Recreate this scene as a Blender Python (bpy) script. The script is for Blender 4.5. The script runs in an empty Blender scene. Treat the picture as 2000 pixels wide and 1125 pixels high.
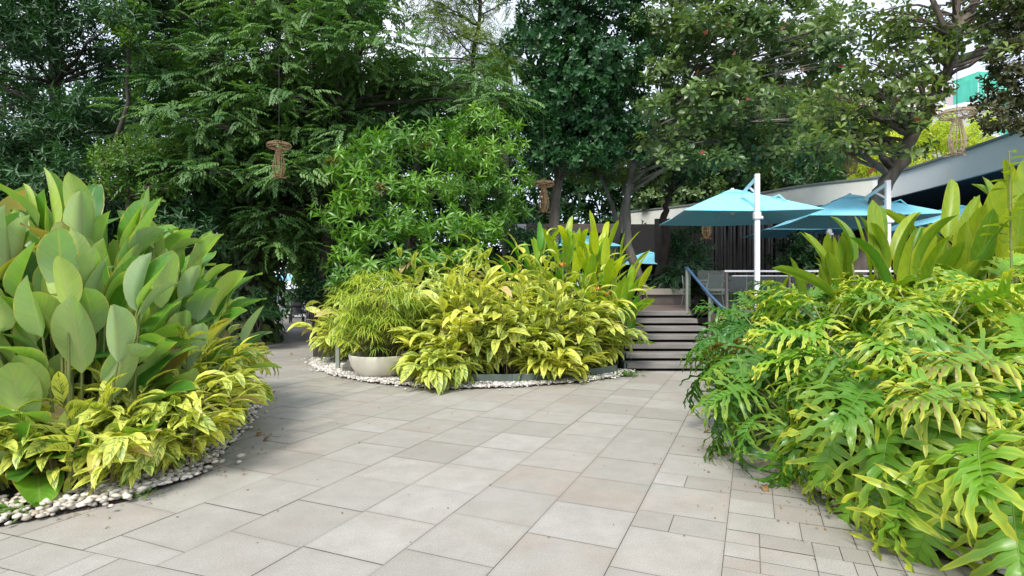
import bpy, bmesh, math, random
import numpy as np
from math import radians as R, sin, cos, pi

# ------------------------------------------------------------------ camera, sky, sun
scene = bpy.context.scene
COL = scene.collection
F_PX, CX, CY, EYE = 1100.0, 1000.0, 562.5, 1.6
cam_d = bpy.data.cameras.new('camera'); cam = bpy.data.objects.new('camera', cam_d); COL.objects.link(cam)
cam.location = (0, 0, EYE); cam.rotation_euler = (R(90), 0, 0)
cam_d.sensor_width = 36; cam_d.lens = 36 * F_PX / 2000
cam_d.clip_start = 0.05; cam_d.clip_end = 2000
scene.camera = cam

SUN_EL, SUN_AZ = 50, 203          # azimuth clockwise from +Y
world = bpy.data.worlds.new("World"); scene.world = world; world.use_nodes = True
wn, wl = world.node_tree.nodes, world.node_tree.links
wn.clear()
wo = wn.new('ShaderNodeOutputWorld'); b1 = wn.new('ShaderNodeBackground'); b2 = wn.new('ShaderNodeBackground')
ad = wn.new('ShaderNodeAddShader'); sk = wn.new('ShaderNodeTexSky')
sk.sky_type = 'NISHITA'; sk.sun_disc = False; sk.sun_elevation = R(SUN_EL); sk.sun_rotation = R(SUN_AZ)
b1.inputs[1].default_value = 0.05
wl.new(sk.outputs[0], b1.inputs[0])
# thin bright cloud over the whole sky
tc = wn.new('ShaderNodeTexCoord'); nz = wn.new('ShaderNodeTexNoise'); nz.inputs['Scale'].default_value = 2.2; nz.inputs['Detail'].default_value = 5
cr = wn.new('ShaderNodeValToRGB'); cr.color_ramp.elements[0].color = (0.62, 0.72, 0.92, 1); cr.color_ramp.elements[1].color = (0.98, 0.98, 1.0, 1)
cr.color_ramp.elements[0].position = .3; cr.color_ramp.elements[1].position = .65
wl.new(tc.outputs['Generated'], nz.inputs['Vector']); wl.new(nz.outputs['Fac'], cr.inputs[0]); wl.new(cr.outputs[0], b2.inputs[0])
b2.inputs[1].default_value = 0.86
wl.new(b1.outputs[0], ad.inputs[0]); wl.new(b2.outputs[0], ad.inputs[1]); wl.new(ad.outputs[0], wo.inputs[0])

sl = bpy.data.lights.new('sun', 'SUN'); so = bpy.data.objects.new('sun', sl); COL.objects.link(so)
sl.energy = 3.1; sl.angle = R(18); sl.color = (1, .95, .86)
so.rotation_euler = (R(90 - SUN_EL), 0, R(180 - SUN_AZ))
scene.view_settings.view_transform = 'Standard'; scene.view_settings.look = 'None'
scene.view_settings.exposure = 0.52; scene.view_settings.gamma = 1
scene.render.engine = 'CYCLES'
try:
    scene.cycles.max_bounces = 8; scene.cycles.transparent_max_bounces = 8; scene.cycles.diffuse_bounces = 4
except Exception: pass

rng = np.random.default_rng(7); random.seed(7)

def W(px, py, Y):
    return np.array(((px - CX) / F_PX * Y, Y, EYE + (CY - py) / F_PX * Y))

# ------------------------------------------------------------------ materials
def nodes_of(name):
    m = bpy.data.materials.new(name); m.use_nodes = True
    n = m.node_tree.nodes; n.clear(); return m, n, m.node_tree.links
def rgba(c): return (c[0], c[1], c[2], 1)
def mixc(n, l, fac, a, b, mode='MIX'):
    x = n.new('ShaderNodeMix'); x.data_type = 'RGBA'; x.blend_type = mode
    for s, v in ((x.inputs[0], fac), (x.inputs[6], a), (x.inputs[7], b)):
        if hasattr(v, 'is_output'): l.new(v, s)
        elif isinstance(v, tuple): s.default_value = rgba(v)
        else: s.default_value = v
    return x.outputs[2]
def mth(n, l, op, a, b=0.0, c=None):
    x = n.new('ShaderNodeMath'); x.operation = op
    for s, v in zip(x.inputs, (a, b, c)):
        if v is None: continue
        if hasattr(v, 'is_output'): l.new(v, s)
        else: s.default_value = v
    return x.outputs[0]
def ramp(n, l, v, lo, hi):
    x = n.new('ShaderNodeMapRange'); x.clamp = True
    l.new(v, x.inputs[0]); x.inputs[1].default_value = lo; x.inputs[2].default_value = hi
    return x.outputs[0]
def noise(n, l, scale, detail=3, vec=None, rough=.5):
    x = n.new('ShaderNodeTexNoise'); x.inputs['Scale'].default_value = scale; x.inputs['Detail'].default_value = detail
    x.inputs['Roughness'].default_value = rough
    if vec is not None: l.new(vec, x.inputs['Vector'])
    return x.outputs['Fac']

def solid(name, c1, c2=None, rough=.6, scale=6, metal=0, bump=0, bscale=40, spec=.5, stretch=None, tint=False, emit=None):
    m, n, l = nodes_of(name)
    o = n.new('ShaderNodeOutputMaterial'); p = n.new('ShaderNodeBsdfPrincipled')
    l.new(p.outputs[0], o.inputs[0]); tcn = n.new('ShaderNodeTexCoord'); vec = tcn.outputs['Object']
    if stretch:
        mp = n.new('ShaderNodeMapping'); mp.inputs['Scale'].default_value = stretch; l.new(vec, mp.inputs[0]); vec = mp.outputs[0]
    f = ramp(n, l, noise(n, l, scale, 5, vec), .3, .7)
    col = mixc(n, l, f, c1, c2 or tuple(x * .8 for x in c1))
    if tint:
        a = n.new('ShaderNodeAttribute'); a.attribute_name = 'tint'
        g = mth(n, l, 'MULTIPLY_ADD', a.outputs['Fac'], .75, .45)
        cb = n.new('ShaderNodeCombineColor'); [l.new(g, cb.inputs[i]) for i in range(3)]
        col = mixc(n, l, 1.0, col, cb.outputs[0], 'MULTIPLY')
    l.new(col, p.inputs['Base Color']); p.inputs['Roughness'].default_value = rough; p.inputs['Metallic'].default_value = metal
    p.inputs['Specular IOR Level'].default_value = spec
    if bump:
        bn = n.new('ShaderNodeBump'); bn.inputs['Strength'].default_value = bump; bn.inputs['Distance'].default_value = .02
        l.new(noise(n, l, bscale, 5, vec), bn.inputs['Height']); l.new(bn.outputs[0], p.inputs['Normal'])
    return m

def leafmat(name, c1, c2, trans=.3, tcol=None, back=None, rough=.42, mode=None, edge=None, spec=.45, old=0.0, oldc=(.22, .13, .05)):
    """c1..c2 by per-leaf tint; mode adds the leaf's own markings from its UV (u across, v along)."""
    m, n, l = nodes_of(name)
    o = n.new('ShaderNodeOutputMaterial'); p = n.new('ShaderNodeBsdfPrincipled')
    a = n.new('ShaderNodeAttribute'); a.attribute_name = 'tint'; t = a.outputs['Fac']
    uvn = n.new('ShaderNodeUVMap'); uvn.uv_map = 'UVMap'
    sp = n.new('ShaderNodeSeparateXYZ'); l.new(uvn.outputs[0], sp.inputs[0]); u, v = sp.outputs[0], sp.outputs[1]
    au = mth(n, l, 'ABSOLUTE', mth(n, l, 'MULTIPLY_ADD', u, 2.0, -1.0))
    tcn = n.new('ShaderNodeTexCoord')
    nf = noise(n, l, 9, 3, tcn.outputs['Object'])
    tt = mth(n, l, 'ADD', t, mth(n, l, 'MULTIPLY_ADD', nf, .5, -.25))
    col = mixc(n, l, ramp(n, l, tt, 0, 1), c1, c2)
    if mode in ('stripe', 'veins'):
        # lateral veins run from the midrib outwards and towards the tip
        q = mth(n, l, 'SUBTRACT', v, mth(n, l, 'MULTIPLY', au, .22))
        cb = n.new('ShaderNodeCombineXYZ')
        side = mth(n, l, 'GREATER_THAN', u, .5)
        l.new(mth(n, l, 'MULTIPLY', q, 22.0 if mode == 'stripe' else 60.0), cb.inputs[0])
        l.new(mth(n, l, 'MULTIPLY_ADD', side, 7.3, mth(n, l, 'MULTIPLY', au, .7)), cb.inputs[1])
        l.new(mth(n, l, 'MULTIPLY', t, 91.0), cb.inputs[2])
        s = noise(n, l, 1.0, 2, cb.outputs[0])
        if mode == 'stripe':
            thr = mth(n, l, 'ADD', s, mth(n, l, 'MULTIPLY', au, -.16))
            thr = mth(n, l, 'ADD', thr, mth(n, l, 'MULTIPLY', t, -.13))
            k = mth(n, l, 'MULTIPLY', ramp(n, l, thr, .36, .44), .85)
            col = mixc(n, l, k, col, (.075, .17, .022))
        else:
            col = mixc(n, l, mth(n, l, 'MULTIPLY', ramp(n, l, s, .42, .62), .3), col, tuple(x * .55 for x in c1))
    if mode == 'lobe':
        # u = along lobe, v = across lobe
        av = mth(n, l, 'ABSOLUTE', mth(n, l, 'MULTIPLY_ADD', v, 2.0, -1.0))
        k = mth(n, l, 'MULTIPLY', ramp(n, l, mth(n, l, 'ADD', mth(n, l, 'MULTIPLY', u, .9), mth(n, l, 'MULTIPLY', av, .4)), .45, 1.15), ramp(n, l, t, .2, .8))
        col = mixc(n, l, k, col, edge or (.5, .5, .05))
        rib = ramp(n, l, av, .16, .02)
        col = mixc(n, l, mth(n, l, 'MULTIPLY', rib, .35), col, (.35, .45, .12))
    elif mode:
        mid = ramp(n, l, au, .07, .02)
        col = mixc(n, l, mth(n, l, 'MULTIPLY', mid, .6), col, (.32, .38, .12))
        if edge:
            e = ramp(n, l, mth(n, l, 'ADD', au, mth(n, l, 'MULTIPLY_ADD', nf, .25, -.12)), .93, 1.0)
            col = mixc(n, l, e, col, edge)
    if old:
        fr = mth(n, l, 'FRACT', mth(n, l, 'MULTIPLY', t, 57.3))
        k = ramp(n, l, mth(n, l, 'ADD', fr, mth(n, l, 'MULTIPLY', v, .03)), 1 - old, 1 - old + .02)
        col = mixc(n, l, mth(n, l, 'MULTIPLY', k, .8), col, oldc)
        # blemishes
        bl = ramp(n, l, noise(n, l, 38, 2, tcn.outputs['Object'], .6), .70, .78)
        col = mixc(n, l, mth(n, l, 'MULTIPLY', bl, .45), col, oldc)
    front = col
    if back:
        geo = n.new('ShaderNodeNewGeometry')
        bc = mixc(n, l, ramp(n, l, tt, 0, 1), back[0], back[1])
        if mode == 'veins':
            mid = ramp(n, l, au, .08, .02)
            bc = mixc(n, l, mth(n, l, 'MULTIPLY', mid, .5), bc, (.55, .55, .3))
            bc = mixc(n, l, mth(n, l, 'MULTIPLY', ramp(n, l, s, .45, .6), .12), bc, (.2, .3, .1))
            if edge: bc = mixc(n, l, ramp(n, l, au, .955, 1.0), bc, (.42, .38, .1))
        col = mixc(n, l, geo.outputs['Backfacing'], front, bc)
    l.new(col, p.inputs['Base Color']); p.inputs['Roughness'].default_value = rough
    p.inputs['Specular IOR Level'].default_value = spec
    if trans > 0:
        tr = n.new('ShaderNodeBsdfTranslucent'); ms = n.new('ShaderNodeMixShader'); ms.inputs[0].default_value = trans
        tc2 = mixc(n, l, 1.0, front, tcol or (1.6, 1.7, .7), 'MULTIPLY')
        l.new(tc2, tr.inputs[0]); l.new(p.outputs[0], ms.inputs[1]); l.new(tr.outputs[0], ms.inputs[2]); l.new(ms.outputs[0], o.inputs[0])
    else: l.new(p.outputs[0], o.inputs[0])
    return m

M = {}
M['calathea'] = leafmat('calathea_leaf', (.05, .18, .025), (.16, .36, .04), .36, (2.2, 1.9, .6), back=((.47, .63, .33), (.60, .74, .12)), rough=.36, mode='veins', edge=(.45, .36, .10), old=.03)
M['ginger'] = leafmat('variegated_ginger_leaf', (.52, .62, .16), (.74, .73, .12), .3, (1.2, 1.2, .5), rough=.38, mode='stripe', old=.02, oldc=(.55, .38, .2))
M['phil'] = leafmat('split_leaf', (.03, .14, .014), (.19, .40, .026), .3, (1.6, 1.5, .5), rough=.36, mode='lobe', edge=(.60, .58, .06), spec=.55, old=.012)
M['banana'] = leafmat('paddle_leaf', (.08, .22, .02), (.36, .46, .03), .35, (1.6, 1.5, .4), rough=.4, mode='veins', edge=(.42, .36, .03))
M['heliconia'] = leafmat('heliconia_leaf', (.09, .30, .02), (.50, .58, .02), .4, (1.5, 1.5, .4), rough=.4, mode='veins')
M['papyrus'] = leafmat('papyrus_blade', (.20, .36, .04), (.50, .56, .08), .3, rough=.5)
M['mango'] = leafmat('mango_leaf', (.045, .16, .02), (.18, .37, .04), .3, (1.5, 1.6, .5), rough=.34, mode='mid', spec=.6, old=.02)
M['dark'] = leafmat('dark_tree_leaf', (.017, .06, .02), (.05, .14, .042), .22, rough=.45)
M['layer'] = leafmat('feathery_tree_leaf', (.032, .10, .028), (.14, .27, .065), .25, rough=.5)
M['slim'] = leafmat('slim_tree_leaf', (.08, .14, .03), (.2, .26, .05), .4, rough=.5)
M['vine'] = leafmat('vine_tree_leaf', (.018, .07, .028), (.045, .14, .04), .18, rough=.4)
M['almond'] = leafmat('almond_tree_leaf', (.042, .10, .038), (.19, .28, .095), .25, rough=.33, mode='mid', spec=.6)
M['almond2'] = leafmat('yellower_almond_leaf', (.045, .10, .03), (.21, .29, .07), .32, rough=.35, mode='mid', spec=.6)  # slightly yellower, more translucent variant of the almond leaf
M['reddish'] = leafmat('old_red_leaf', (.22, .03, .035), (.28, .07, .05), .3, rough=.5)
M['dusk'] = leafmat('brown_green_leaf', (.035, .05, .02), (.09, .09, .035), .2, rough=.45)
M['lime'] = leafmat('lime_leaf', (.35, .45, .05), (.6, .62, .08), .4, rough=.5)
M['green'] = leafmat('mid_green_leaf', (.05, .13, .025), (.15, .28, .04), .3, rough=.45)
M['pothos'] = leafmat('heart_leaf', (.025, .06, .02), (.09, .14, .03), .2, rough=.4, mode='mid')
M['palm'] = leafmat('palm_leaf', (.10, .18, .06), (.32, .40, .14), .35, rough=.45)
M['bark'] = solid('bark_grey', (.20, .17, .14), (.10, .08, .065), .9, 7, bump=.9, bscale=14, stretch=(1, 1, .25))
M['barkpale'] = solid('bark_pale', (.31, .28, .25), (.15, .13, .11), .9, 5, bump=.7, bscale=12, stretch=(1, 1, .35))
M['barkdark'] = solid('bark_dark', (.075, .06, .05), (.035, .03, .026), .9, 7, bump=.8, bscale=14, stretch=(1, 1, .3))
M['stem'] = solid('green_stem', (.13, .19, .05), (.20, .20, .07), .5, 12)
M['stemdry'] = solid('dry_stem', (.22, .17, .08), (.10, .09, .04), .8, 12)
M['orange'] = solid('orange_bract', (.8, .22, .05), (.75, .35, .1), .5)
M['soil'] = solid('soil', (.045, .032, .022), (.02, .015, .011), .95, 5, bump=1, bscale=30)
M['ground'] = solid('ground_cover', (.03, .04, .018), (.02, .02, .012), .95, 2, bump=1, bscale=10)
M['pebble'] = solid('white_pebble', (.76, .72, .66), (.56, .48, .39), .6, 9, tint=True)
M['pebblew'] = solid('bright_pebble', (.74, .71, .68), (.56, .52, .48), .6, 9, tint=True)
M['pot'] = solid('cast_bowl', (.74, .71, .63), (.62, .58, .49), .55, 2.5, bump=.15, bscale=60)
M['edging'] = solid('grey_green_edging', (.13, .17, .15), (.09, .12, .10), .6, 3, bump=.2)
M['white'] = solid('white_paint', (.74, .76, .80), (.66, .68, .72), .35, 3)
M['fascia'] = solid('fascia_panel', (.80, .84, .86), (.74, .78, .80), .5, 1.2)
M['fasciag'] = solid('fascia_weathered', (.68, .69, .65), (.6, .61, .57), .6, 1.2)
M['cap'] = solid('roof_cap', (.20, .21, .20), None, .5)
M['soffit'] = solid('blue_soffit', (.035, .10, .16), (.03, .08, .13), .5, 2)
M['brownbeam'] = solid('brown_beam', (.16, .13, .11), (.11, .09, .08), .7, 3)
M['stone_riser'] = solid('stone_step', (.25, .235, .225), (.165, .155, .145), .75, 3.5, bump=.3, bscale=50, stretch=(.5, 1, 2.5))
M['gapshadow'] = solid('gap_shadow', (.012, .011, .011), None, .9)  # near-black colour paints the shadow in the gaps under the treads
M['deck'] = solid('deck_boards', (.17, .125, .11), (.11, .08, .07), .7, 3, stretch=(.4, 6, 1))
M['concrete'] = solid('bench_concrete', (.48, .45, .38), (.34, .31, .26), .8, 2.5, bump=.3)
M['slat'] = solid('grey_slat', (.15, .13, .125), (.10, .085, .08), .6, 3)
M['inner'] = solid('interior_shade', (.012, .012, .014), (.02, .016, .014), .9)
M['rail'] = solid('steel_post', (.36, .40, .34), (.28, .31, .27), .35, 4, metal=.4)
M['bluerail'] = solid('blue_handrail', (.05, .11, .22), (.04, .09, .18), .35, 4)
M['metal'] = solid('aluminium', (.62, .62, .60), None, .3, 4, metal=.8)
M['blackm'] = solid('black_fabric', (.018, .017, .018), (.03, .028, .028), .7)
M['greyf'] = solid('grey_fabric', (.10, .10, .11), None, .8)
M['wicker'] = solid('wicker', (.30, .19, .10), (.19, .115, .06), .7, 20)
M['wickpale'] = solid('pale_wicker', (.42, .33, .22), (.28, .21, .14), .7, 20)
M['net'] = solid('green_netting', (.10, .55, .42), (.07, .45, .33), .8, 1.5, stretch=(1, 1, .3))
M['netlight'] = solid('netting_window', (.62, .78, .72), (.5, .7, .62), .8, 1.5)
M['facade'] = solid('grey_facade', (.52, .53, .55), (.45, .46, .48), .7, .3)
M['facadepink'] = solid('pink_facade', (.62, .52, .52), (.54, .46, .47), .7, .3)
M['window'] = solid('far_window', (.22, .30, .34), (.14, .2, .24), .2, .5)
M['dryleaf'] = solid('dry_leaf', (.16, .07, .03), (.24, .15, .05), .7, 30)
M['lounge'] = solid('lounger_fabric', (.62, .70, .72), None, .5)
M['rock'] = solid('rock', (.16, .15, .13), (.09, .085, .075), .85, 8, bump=.8, bscale=10)

def canopy_mat():
    m, n, l = nodes_of('turquoise_canvas')
    o = n.new('ShaderNodeOutputMaterial'); p = n.new('ShaderNodeBsdfPrincipled'); tr = n.new('ShaderNodeBsdfTranslucent'); ms = n.new('ShaderNodeMixShader')
    tcn = n.new('ShaderNodeTexCoord'); c = mixc(n, l, noise(n, l, 3, 4, tcn.outputs['Object']), (.24, .72, .93), (.30, .78, .95))
    l.new(c, p.inputs['Base Color']); l.new(c, tr.inputs[0]); p.inputs['Roughness'].default_value = .8; ms.inputs[0].default_value = .10
    l.new(p.outputs[0], ms.inputs[1]); l.new(tr.outputs[0], ms.inputs[2]); l.new(ms.outputs[0], o.inputs[0]); return m
M['canvas'] = canopy_mat()
def glass_mat():
    m, n, l = nodes_of('balustrade_glass')
    o = n.new('ShaderNodeOutputMaterial'); g = n.new('ShaderNodeBsdfGlossy'); t = n.new('ShaderNodeBsdfTransparent'); ms = n.new('ShaderNodeMixShader')
    t.inputs[0].default_value = (.80, .88, .85, 1); g.inputs['Roughness'].default_value = .02
    fr = n.new('ShaderNodeFresnel'); fr.inputs[0].default_value = 1.45
    l.new(fr.outputs[0], ms.inputs[0]); l.new(t.outputs[0], ms.inputs[1]); l.new(g.outputs[0], ms.inputs[2]); l.new(ms.outputs[0], o.inputs[0]); return m
M['glass'] = glass_mat()
def paving_mat():
    m, n, l = nodes_of('stone_paving')
    o = n.new('ShaderNodeOutputMaterial'); p = n.new('ShaderNodeBsdfPrincipled'); l.new(p.outputs[0], o.inputs[0])
    a = n.new('ShaderNodeAttribute'); a.attribute_name = 'tint'; t = a.outputs['Fac']
    tcn = n.new('ShaderNodeTexCoord'); vec = tcn.outputs['Object']
    c = mixc(n, l, t, (.34, .32, .285), (.44, .422, .385))
    # some slabs are warmer, their iron stain drifting across the stone
    w = mth(n, l, 'FRACT', mth(n, l, 'MULTIPLY', t, 7.31))
    st = ramp(n, l, noise(n, l, 1.3, 4, vec), .42, .68)
    c = mixc(n, l, mth(n, l, 'MULTIPLY', mth(n, l, 'MULTIPLY', ramp(n, l, w, .3, 1.0), st), .7), c, (.385, .30, .235))
    c = mixc(n, l, mth(n, l, 'MULTIPLY', ramp(n, l, noise(n, l, 4.5, 6, vec, .65), .38, .7), .45), c, (.255, .238, .20))
    c = mixc(n, l, mth(n, l, 'MULTIPLY', ramp(n, l, noise(n, l, 2.1, 5, vec, .6), .55, .8), .5), c, (.42, .41, .385))
    c = mixc(n, l, mth(n, l, 'MULTIPLY', ramp(n, l, noise(n, l, .7, 4, vec), .5, .75), .35), c, (.235, .21, .19))
    sx = n.new('ShaderNodeTexNoise'); sx.inputs['Scale'].default_value = 110; sx.inputs['Detail'].default_value = 3; l.new(vec, sx.inputs['Vector'])
    g = ramp(n, l, sx.outputs['Fac'], .35, .65)
    c = mixc(n, l, mth(n, l, 'MULTIPLY', g, .42), c, (.16, .155, .145))
    # drip and tannin specks near the planting
    sp = ramp(n, l, noise(n, l, 14, 3, vec, .7), .66, .78)
    c = mixc(n, l, mth(n, l, 'MULTIPLY', sp, .35), c, (.22, .15, .10))
    # dirt gathered along the joints
    uvn = n.new('ShaderNodeUVMap'); uvn.uv_map = 'UVMap'; su = n.new('ShaderNodeSeparateXYZ'); l.new(uvn.outputs[0], su.inputs[0])
    def ed(x): return mth(n, l, 'MINIMUM', x, mth(n, l, 'SUBTRACT', 1.0, x))
    e = mth(n, l, 'MINIMUM', ed(su.outputs[0]), ed(su.outputs[1]))
    e = mth(n, l, 'ADD', e, mth(n, l, 'MULTIPLY_ADD', noise(n, l, 9, 5, vec, .7), .12, -.06))
    c = mixc(n, l, mth(n, l, 'MULTIPLY', ramp(n, l, e, .05, .0), .2), c, (.19, .165, .13))
    l.new(c, p.inputs['Base Color']); p.inputs['Roughness'].default_value = .62; p.inputs['Specular IOR Level'].default_value = .4
    bn = n.new('ShaderNodeBump'); bn.inputs['Strength'].default_value = .25; bn.inputs['Distance'].default_value = .004
    l.new(sx.outputs['Fac'], bn.inputs['Height']); l.new(bn.outputs[0], p.inputs['Normal'])
    return m
M['paving'] = paving_mat()
M['joint'] = solid('paving_joint', (.15, .13, .105), (.09, .075, .06), .95, 20)

# ------------------------------------------------------------------ mesh helpers
def tag(o, label=None, cat=None, group=None, kind=None):
    if label: o['label'] = label
    if cat: o['category'] = cat
    if group: o['group'] = group
    if kind: o['kind'] = kind
    return o
def empty(name, loc=(0, 0, 0), rz=0):
    o = bpy.data.objects.new(name, None); COL.objects.link(o); o.location = loc; o.rotation_euler = (0, 0, rz)
    o.empty_display_size = .2; return o
def nrm(a):
    a = np.asarray(a, float); return a / (np.linalg.norm(a, axis=-1, keepdims=True) + 1e-9)
def frames(d, n):
    d = nrm(d); n = np.asarray(n, float); n = n - (n * d).sum(-1, keepdims=True) * d
    bad = np.linalg.norm(n, axis=-1) < 1e-4
    if bad.any(): n[bad] = np.cross(d[bad], (1., .2, .1))
    n = nrm(n); return np.stack([np.cross(d, n), d, n], -1)

class Buf:
    def __init__(s): s.V = []; s.Q = []; s.T = []; s.U = []; s.C = []; s.n = 0
    def add(s, V, Q=None, T=None, U=None, C=0.5):
        V = np.asarray(V, float); k = len(V)
        if Q is not None and len(Q): s.Q.append(np.asarray(Q, int) + s.n)
        if T is not None and len(T): s.T.append(np.asarray(T, int) + s.n)
        s.V.append(V); s.U.append(np.zeros((k, 2)) if U is None else np.asarray(U, float))
        s.C.append(np.full(k, C, float) if np.isscalar(C) else np.asarray(C, float)); s.n += k
    def inst(s, tm, Mx, P, S, C):
        V, Q, T, U = tm; N = len(P); k = len(V)
        if N == 0: return
        S = np.broadcast_to(np.asarray(S, float), (N,))
        out = np.einsum('nij,kj->nki', Mx, V) * S[:, None, None] + np.asarray(P)[:, None, :]
        off = (np.arange(N) * k)[:, None, None]
        s.add(out.reshape(-1, 3), (np.asarray(Q)[None] + off).reshape(-1, 4) if Q is not None and len(Q) else None,
              (np.asarray(T)[None] + off).reshape(-1, 3) if T is not None and len(T) else None,
              np.tile(U, (N, 1)), np.repeat(np.broadcast_to(np.asarray(C, float), (N,)), k))
    def tmpl(s):
        return (np.concatenate(s.V), np.concatenate(s.Q) if s.Q else None, np.concatenate(s.T) if s.T else None, np.concatenate(s.U))
    def tube(s, pts, rad, sides=6, C=.5, cap=False):
        pts = np.asarray(pts, float); k = len(pts); rad = np.broadcast_to(np.asarray(rad, float), (k,))
        d = nrm(np.gradient(pts, axis=0)); ref = np.array((0, 0, 1.)) if abs(nrm(pts[-1] - pts[0])[2]) < .8 else np.array((1., 0, 0))
        a = nrm(np.cross(d, ref)); b = np.cross(d, a); th = np.arange(sides) * 2 * pi / sides
        V = pts[:, None] + rad[:, None, None] * (a[:, None] * np.cos(th)[None, :, None] + b[:, None] * np.sin(th)[None, :, None])
        i = np.arange(k - 1)[:, None] * sides; j = np.arange(sides)[None]; j2 = (j + 1) % sides
        Q = np.stack([i + j, i + j2, i + sides + j2, i + sides + j], -1).reshape(-1, 4)
        V = V.reshape(-1, 3); T = None
        if cap:
            V = np.vstack([V, pts[:1], pts[-1:]]); n0 = k * sides; jj = np.arange(sides)
            T = np.vstack([np.stack([jj, np.full(sides, n0), (jj + 1) % sides], -1), np.stack([(k - 1) * sides + jj, (k - 1) * sides + (jj + 1) % sides, np.full(sides, n0 + 1)], -1)])
        s.add(V, Q, T, None, C)
    def box(s, c, size, rz=0, C=.5, rx=0):
        x, y, z = np.array(size) / 2
        V = np.array([(-x, -y, -z), (x, -y, -z), (x, y, -z), (-x, y, -z), (-x, -y, z), (x, -y, z), (x, y, z), (-x, y, z)])
        if rx: V = V @ np.array([[1, 0, 0], [0, cos(rx), -sin(rx)], [0, sin(rx), cos(rx)]]).T
        if rz: V = V @ np.array([[cos(rz), -sin(rz), 0], [sin(rz), cos(rz), 0], [0, 0, 1]]).T
        s.add(V + np.array(c), [(0, 3, 2, 1), (4, 5, 6, 7), (0, 1, 5, 4), (1, 2, 6, 5), (2, 3, 7, 6), (3, 0, 4, 7)], None, None, C)
    def lathe(s, prof, c=(0, 0, 0), sides=32, C=.5):
        th = np.arange(sides) * 2 * pi / sides; pr = np.asarray(prof, float); k = len(pr)
        V = np.stack([pr[:, 0][:, None] * np.cos(th), pr[:, 0][:, None] * np.sin(th), np.repeat(pr[:, 1][:, None], sides, 1)], -1).reshape(-1, 3) + np.array(c)
        i = np.arange(k - 1)[:, None] * sides; j = np.arange(sides)[None]; j2 = (j + 1) % sides
        s.add(V, np.stack([i + j, i + j2, i + sides + j2, i + sides + j], -1).reshape(-1, 4), None, None, C)
    def build(s, name, mat, parent=None, smooth=True, loc=None, bevel=0, thick=0, origin=None):
        V = np.concatenate(s.V); U = np.concatenate(s.U); C = np.concatenate(s.C)
        if origin is not None: V = V - np.asarray(origin, float)
        Q = np.concatenate(s.Q) if s.Q else np.zeros((0, 4), int); T = np.concatenate(s.T) if s.T else np.zeros((0, 3), int)
        me = bpy.data.meshes.new(name); me.vertices.add(len(V)); me.vertices.foreach_set('co', V.astype(np.float32).ravel())
        L = np.concatenate([Q.ravel(), T.ravel()]).astype(np.int32)
        me.loops.add(len(L)); me.loops.foreach_set('vertex_index', L)
        st = np.concatenate([np.arange(len(Q)) * 4, len(Q) * 4 + np.arange(len(T)) * 3]).astype(np.int32)
        me.polygons.add(len(st)); me.polygons.foreach_set('loop_start', st)
        try: me.polygons.foreach_set('loop_total', np.concatenate([np.full(len(Q), 4), np.full(len(T), 3)]).astype(np.int32))
        except Exception: pass
        me.polygons.foreach_set('use_smooth', np.full(len(st), smooth))
        uv = me.uv_layers.new(name='UVMap'); uv.data.foreach_set('uv', U[L].astype(np.float32).ravel())
        at = me.attributes.new('tint', 'FLOAT', 'POINT'); at.data.foreach_set('value', C.astype(np.float32))
        me.update(calc_edges=True); me.validate()
        me.materials.append(M[mat] if isinstance(mat, str) else mat)
        o = bpy.data.objects.new(name, me); COL.objects.link(o)
        if parent is not None: o.parent = parent
        if loc is not None: o.location = loc
        if origin is not None and parent is None: o.location = origin
        if thick:
            md = o.modifiers.new('solid', 'SOLIDIFY'); md.thickness = thick
        if bevel:
            md = o.modifiers.new('bevel', 'BEVEL'); md.width = bevel; md.segments = 2; md.limit_method = 'ANGLE'
        return o

# ------------------------------------------------------------------ leaf templates (x across, y along, z upper side)
def leaf(L=1, Wd=.3, nv=6, nu=2, a=.6, b=.7, bend=.5, fold=.25, wave=0, wk=9, seed=0, twist=0):
    r = np.random.default_rng(seed); t = np.linspace(0, 1, nv + 1); pk = a / (a + b)
    w = (t ** a) * ((1 - t) ** b) / (pk ** a * (1 - pk) ** b) * Wd / 2; w = np.maximum(w, .006 * Wd)
    x = np.linspace(-1, 1, nu + 1); ph = r.random() * 6
    ang = bend * t
    cy = np.concatenate([[0], np.cumsum(np.cos((ang[1:] + ang[:-1]) / 2) / nv)]) * L
    cz = -np.concatenate([[0], np.cumsum(np.sin((ang[1:] + ang[:-1]) / 2) / nv)]) * L
    V = []; U = []
    for i in range(nv + 1):
        for s in x:
            lx = s * w[i]; lz = abs(s) * w[i] * fold + wave * abs(s) ** 2 * sin(wk * t[i] + ph + (1.7 if s > 0 else 0)) * Wd
            tw = twist * t[i]; lx, lz = lx * cos(tw) - lz * sin(tw), lx * sin(tw) + lz * cos(tw)
            V.append((lx, cy[i] + lz * sin(ang[i]), cz[i] + lz * cos(ang[i]))); U.append(((s + 1) / 2, t[i]))
    Q = [(i * (nu + 1) + j, i * (nu + 1) + j + 1, (i + 1) * (nu + 1) + j + 1, (i + 1) * (nu + 1) + j) for i in range(nv) for j in range(nu)]
    return np.array(V), np.array(Q), None, np.array(U)
def hexleaf(L=1, Wd=.3, fold=.3, p1=.3, p2=.65, droop=.12):
    w = Wd / 2; z = w * fold
    V = np.array([(0, 0, 0), (w, L * p1, z), (w * .8, L * p2, z - droop * L * .5), (0, L, -droop * L), (-w * .8, L * p2, z - droop * L * .5), (-w, L * p1, z)])
    U = np.array([(.5, 0), (1, p1), (1, p2), (.5, 1), (0, p2), (0, p1)])
    return V, np.array([(0, 1, 2, 3), (0, 3, 4, 5)]), None, U
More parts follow.
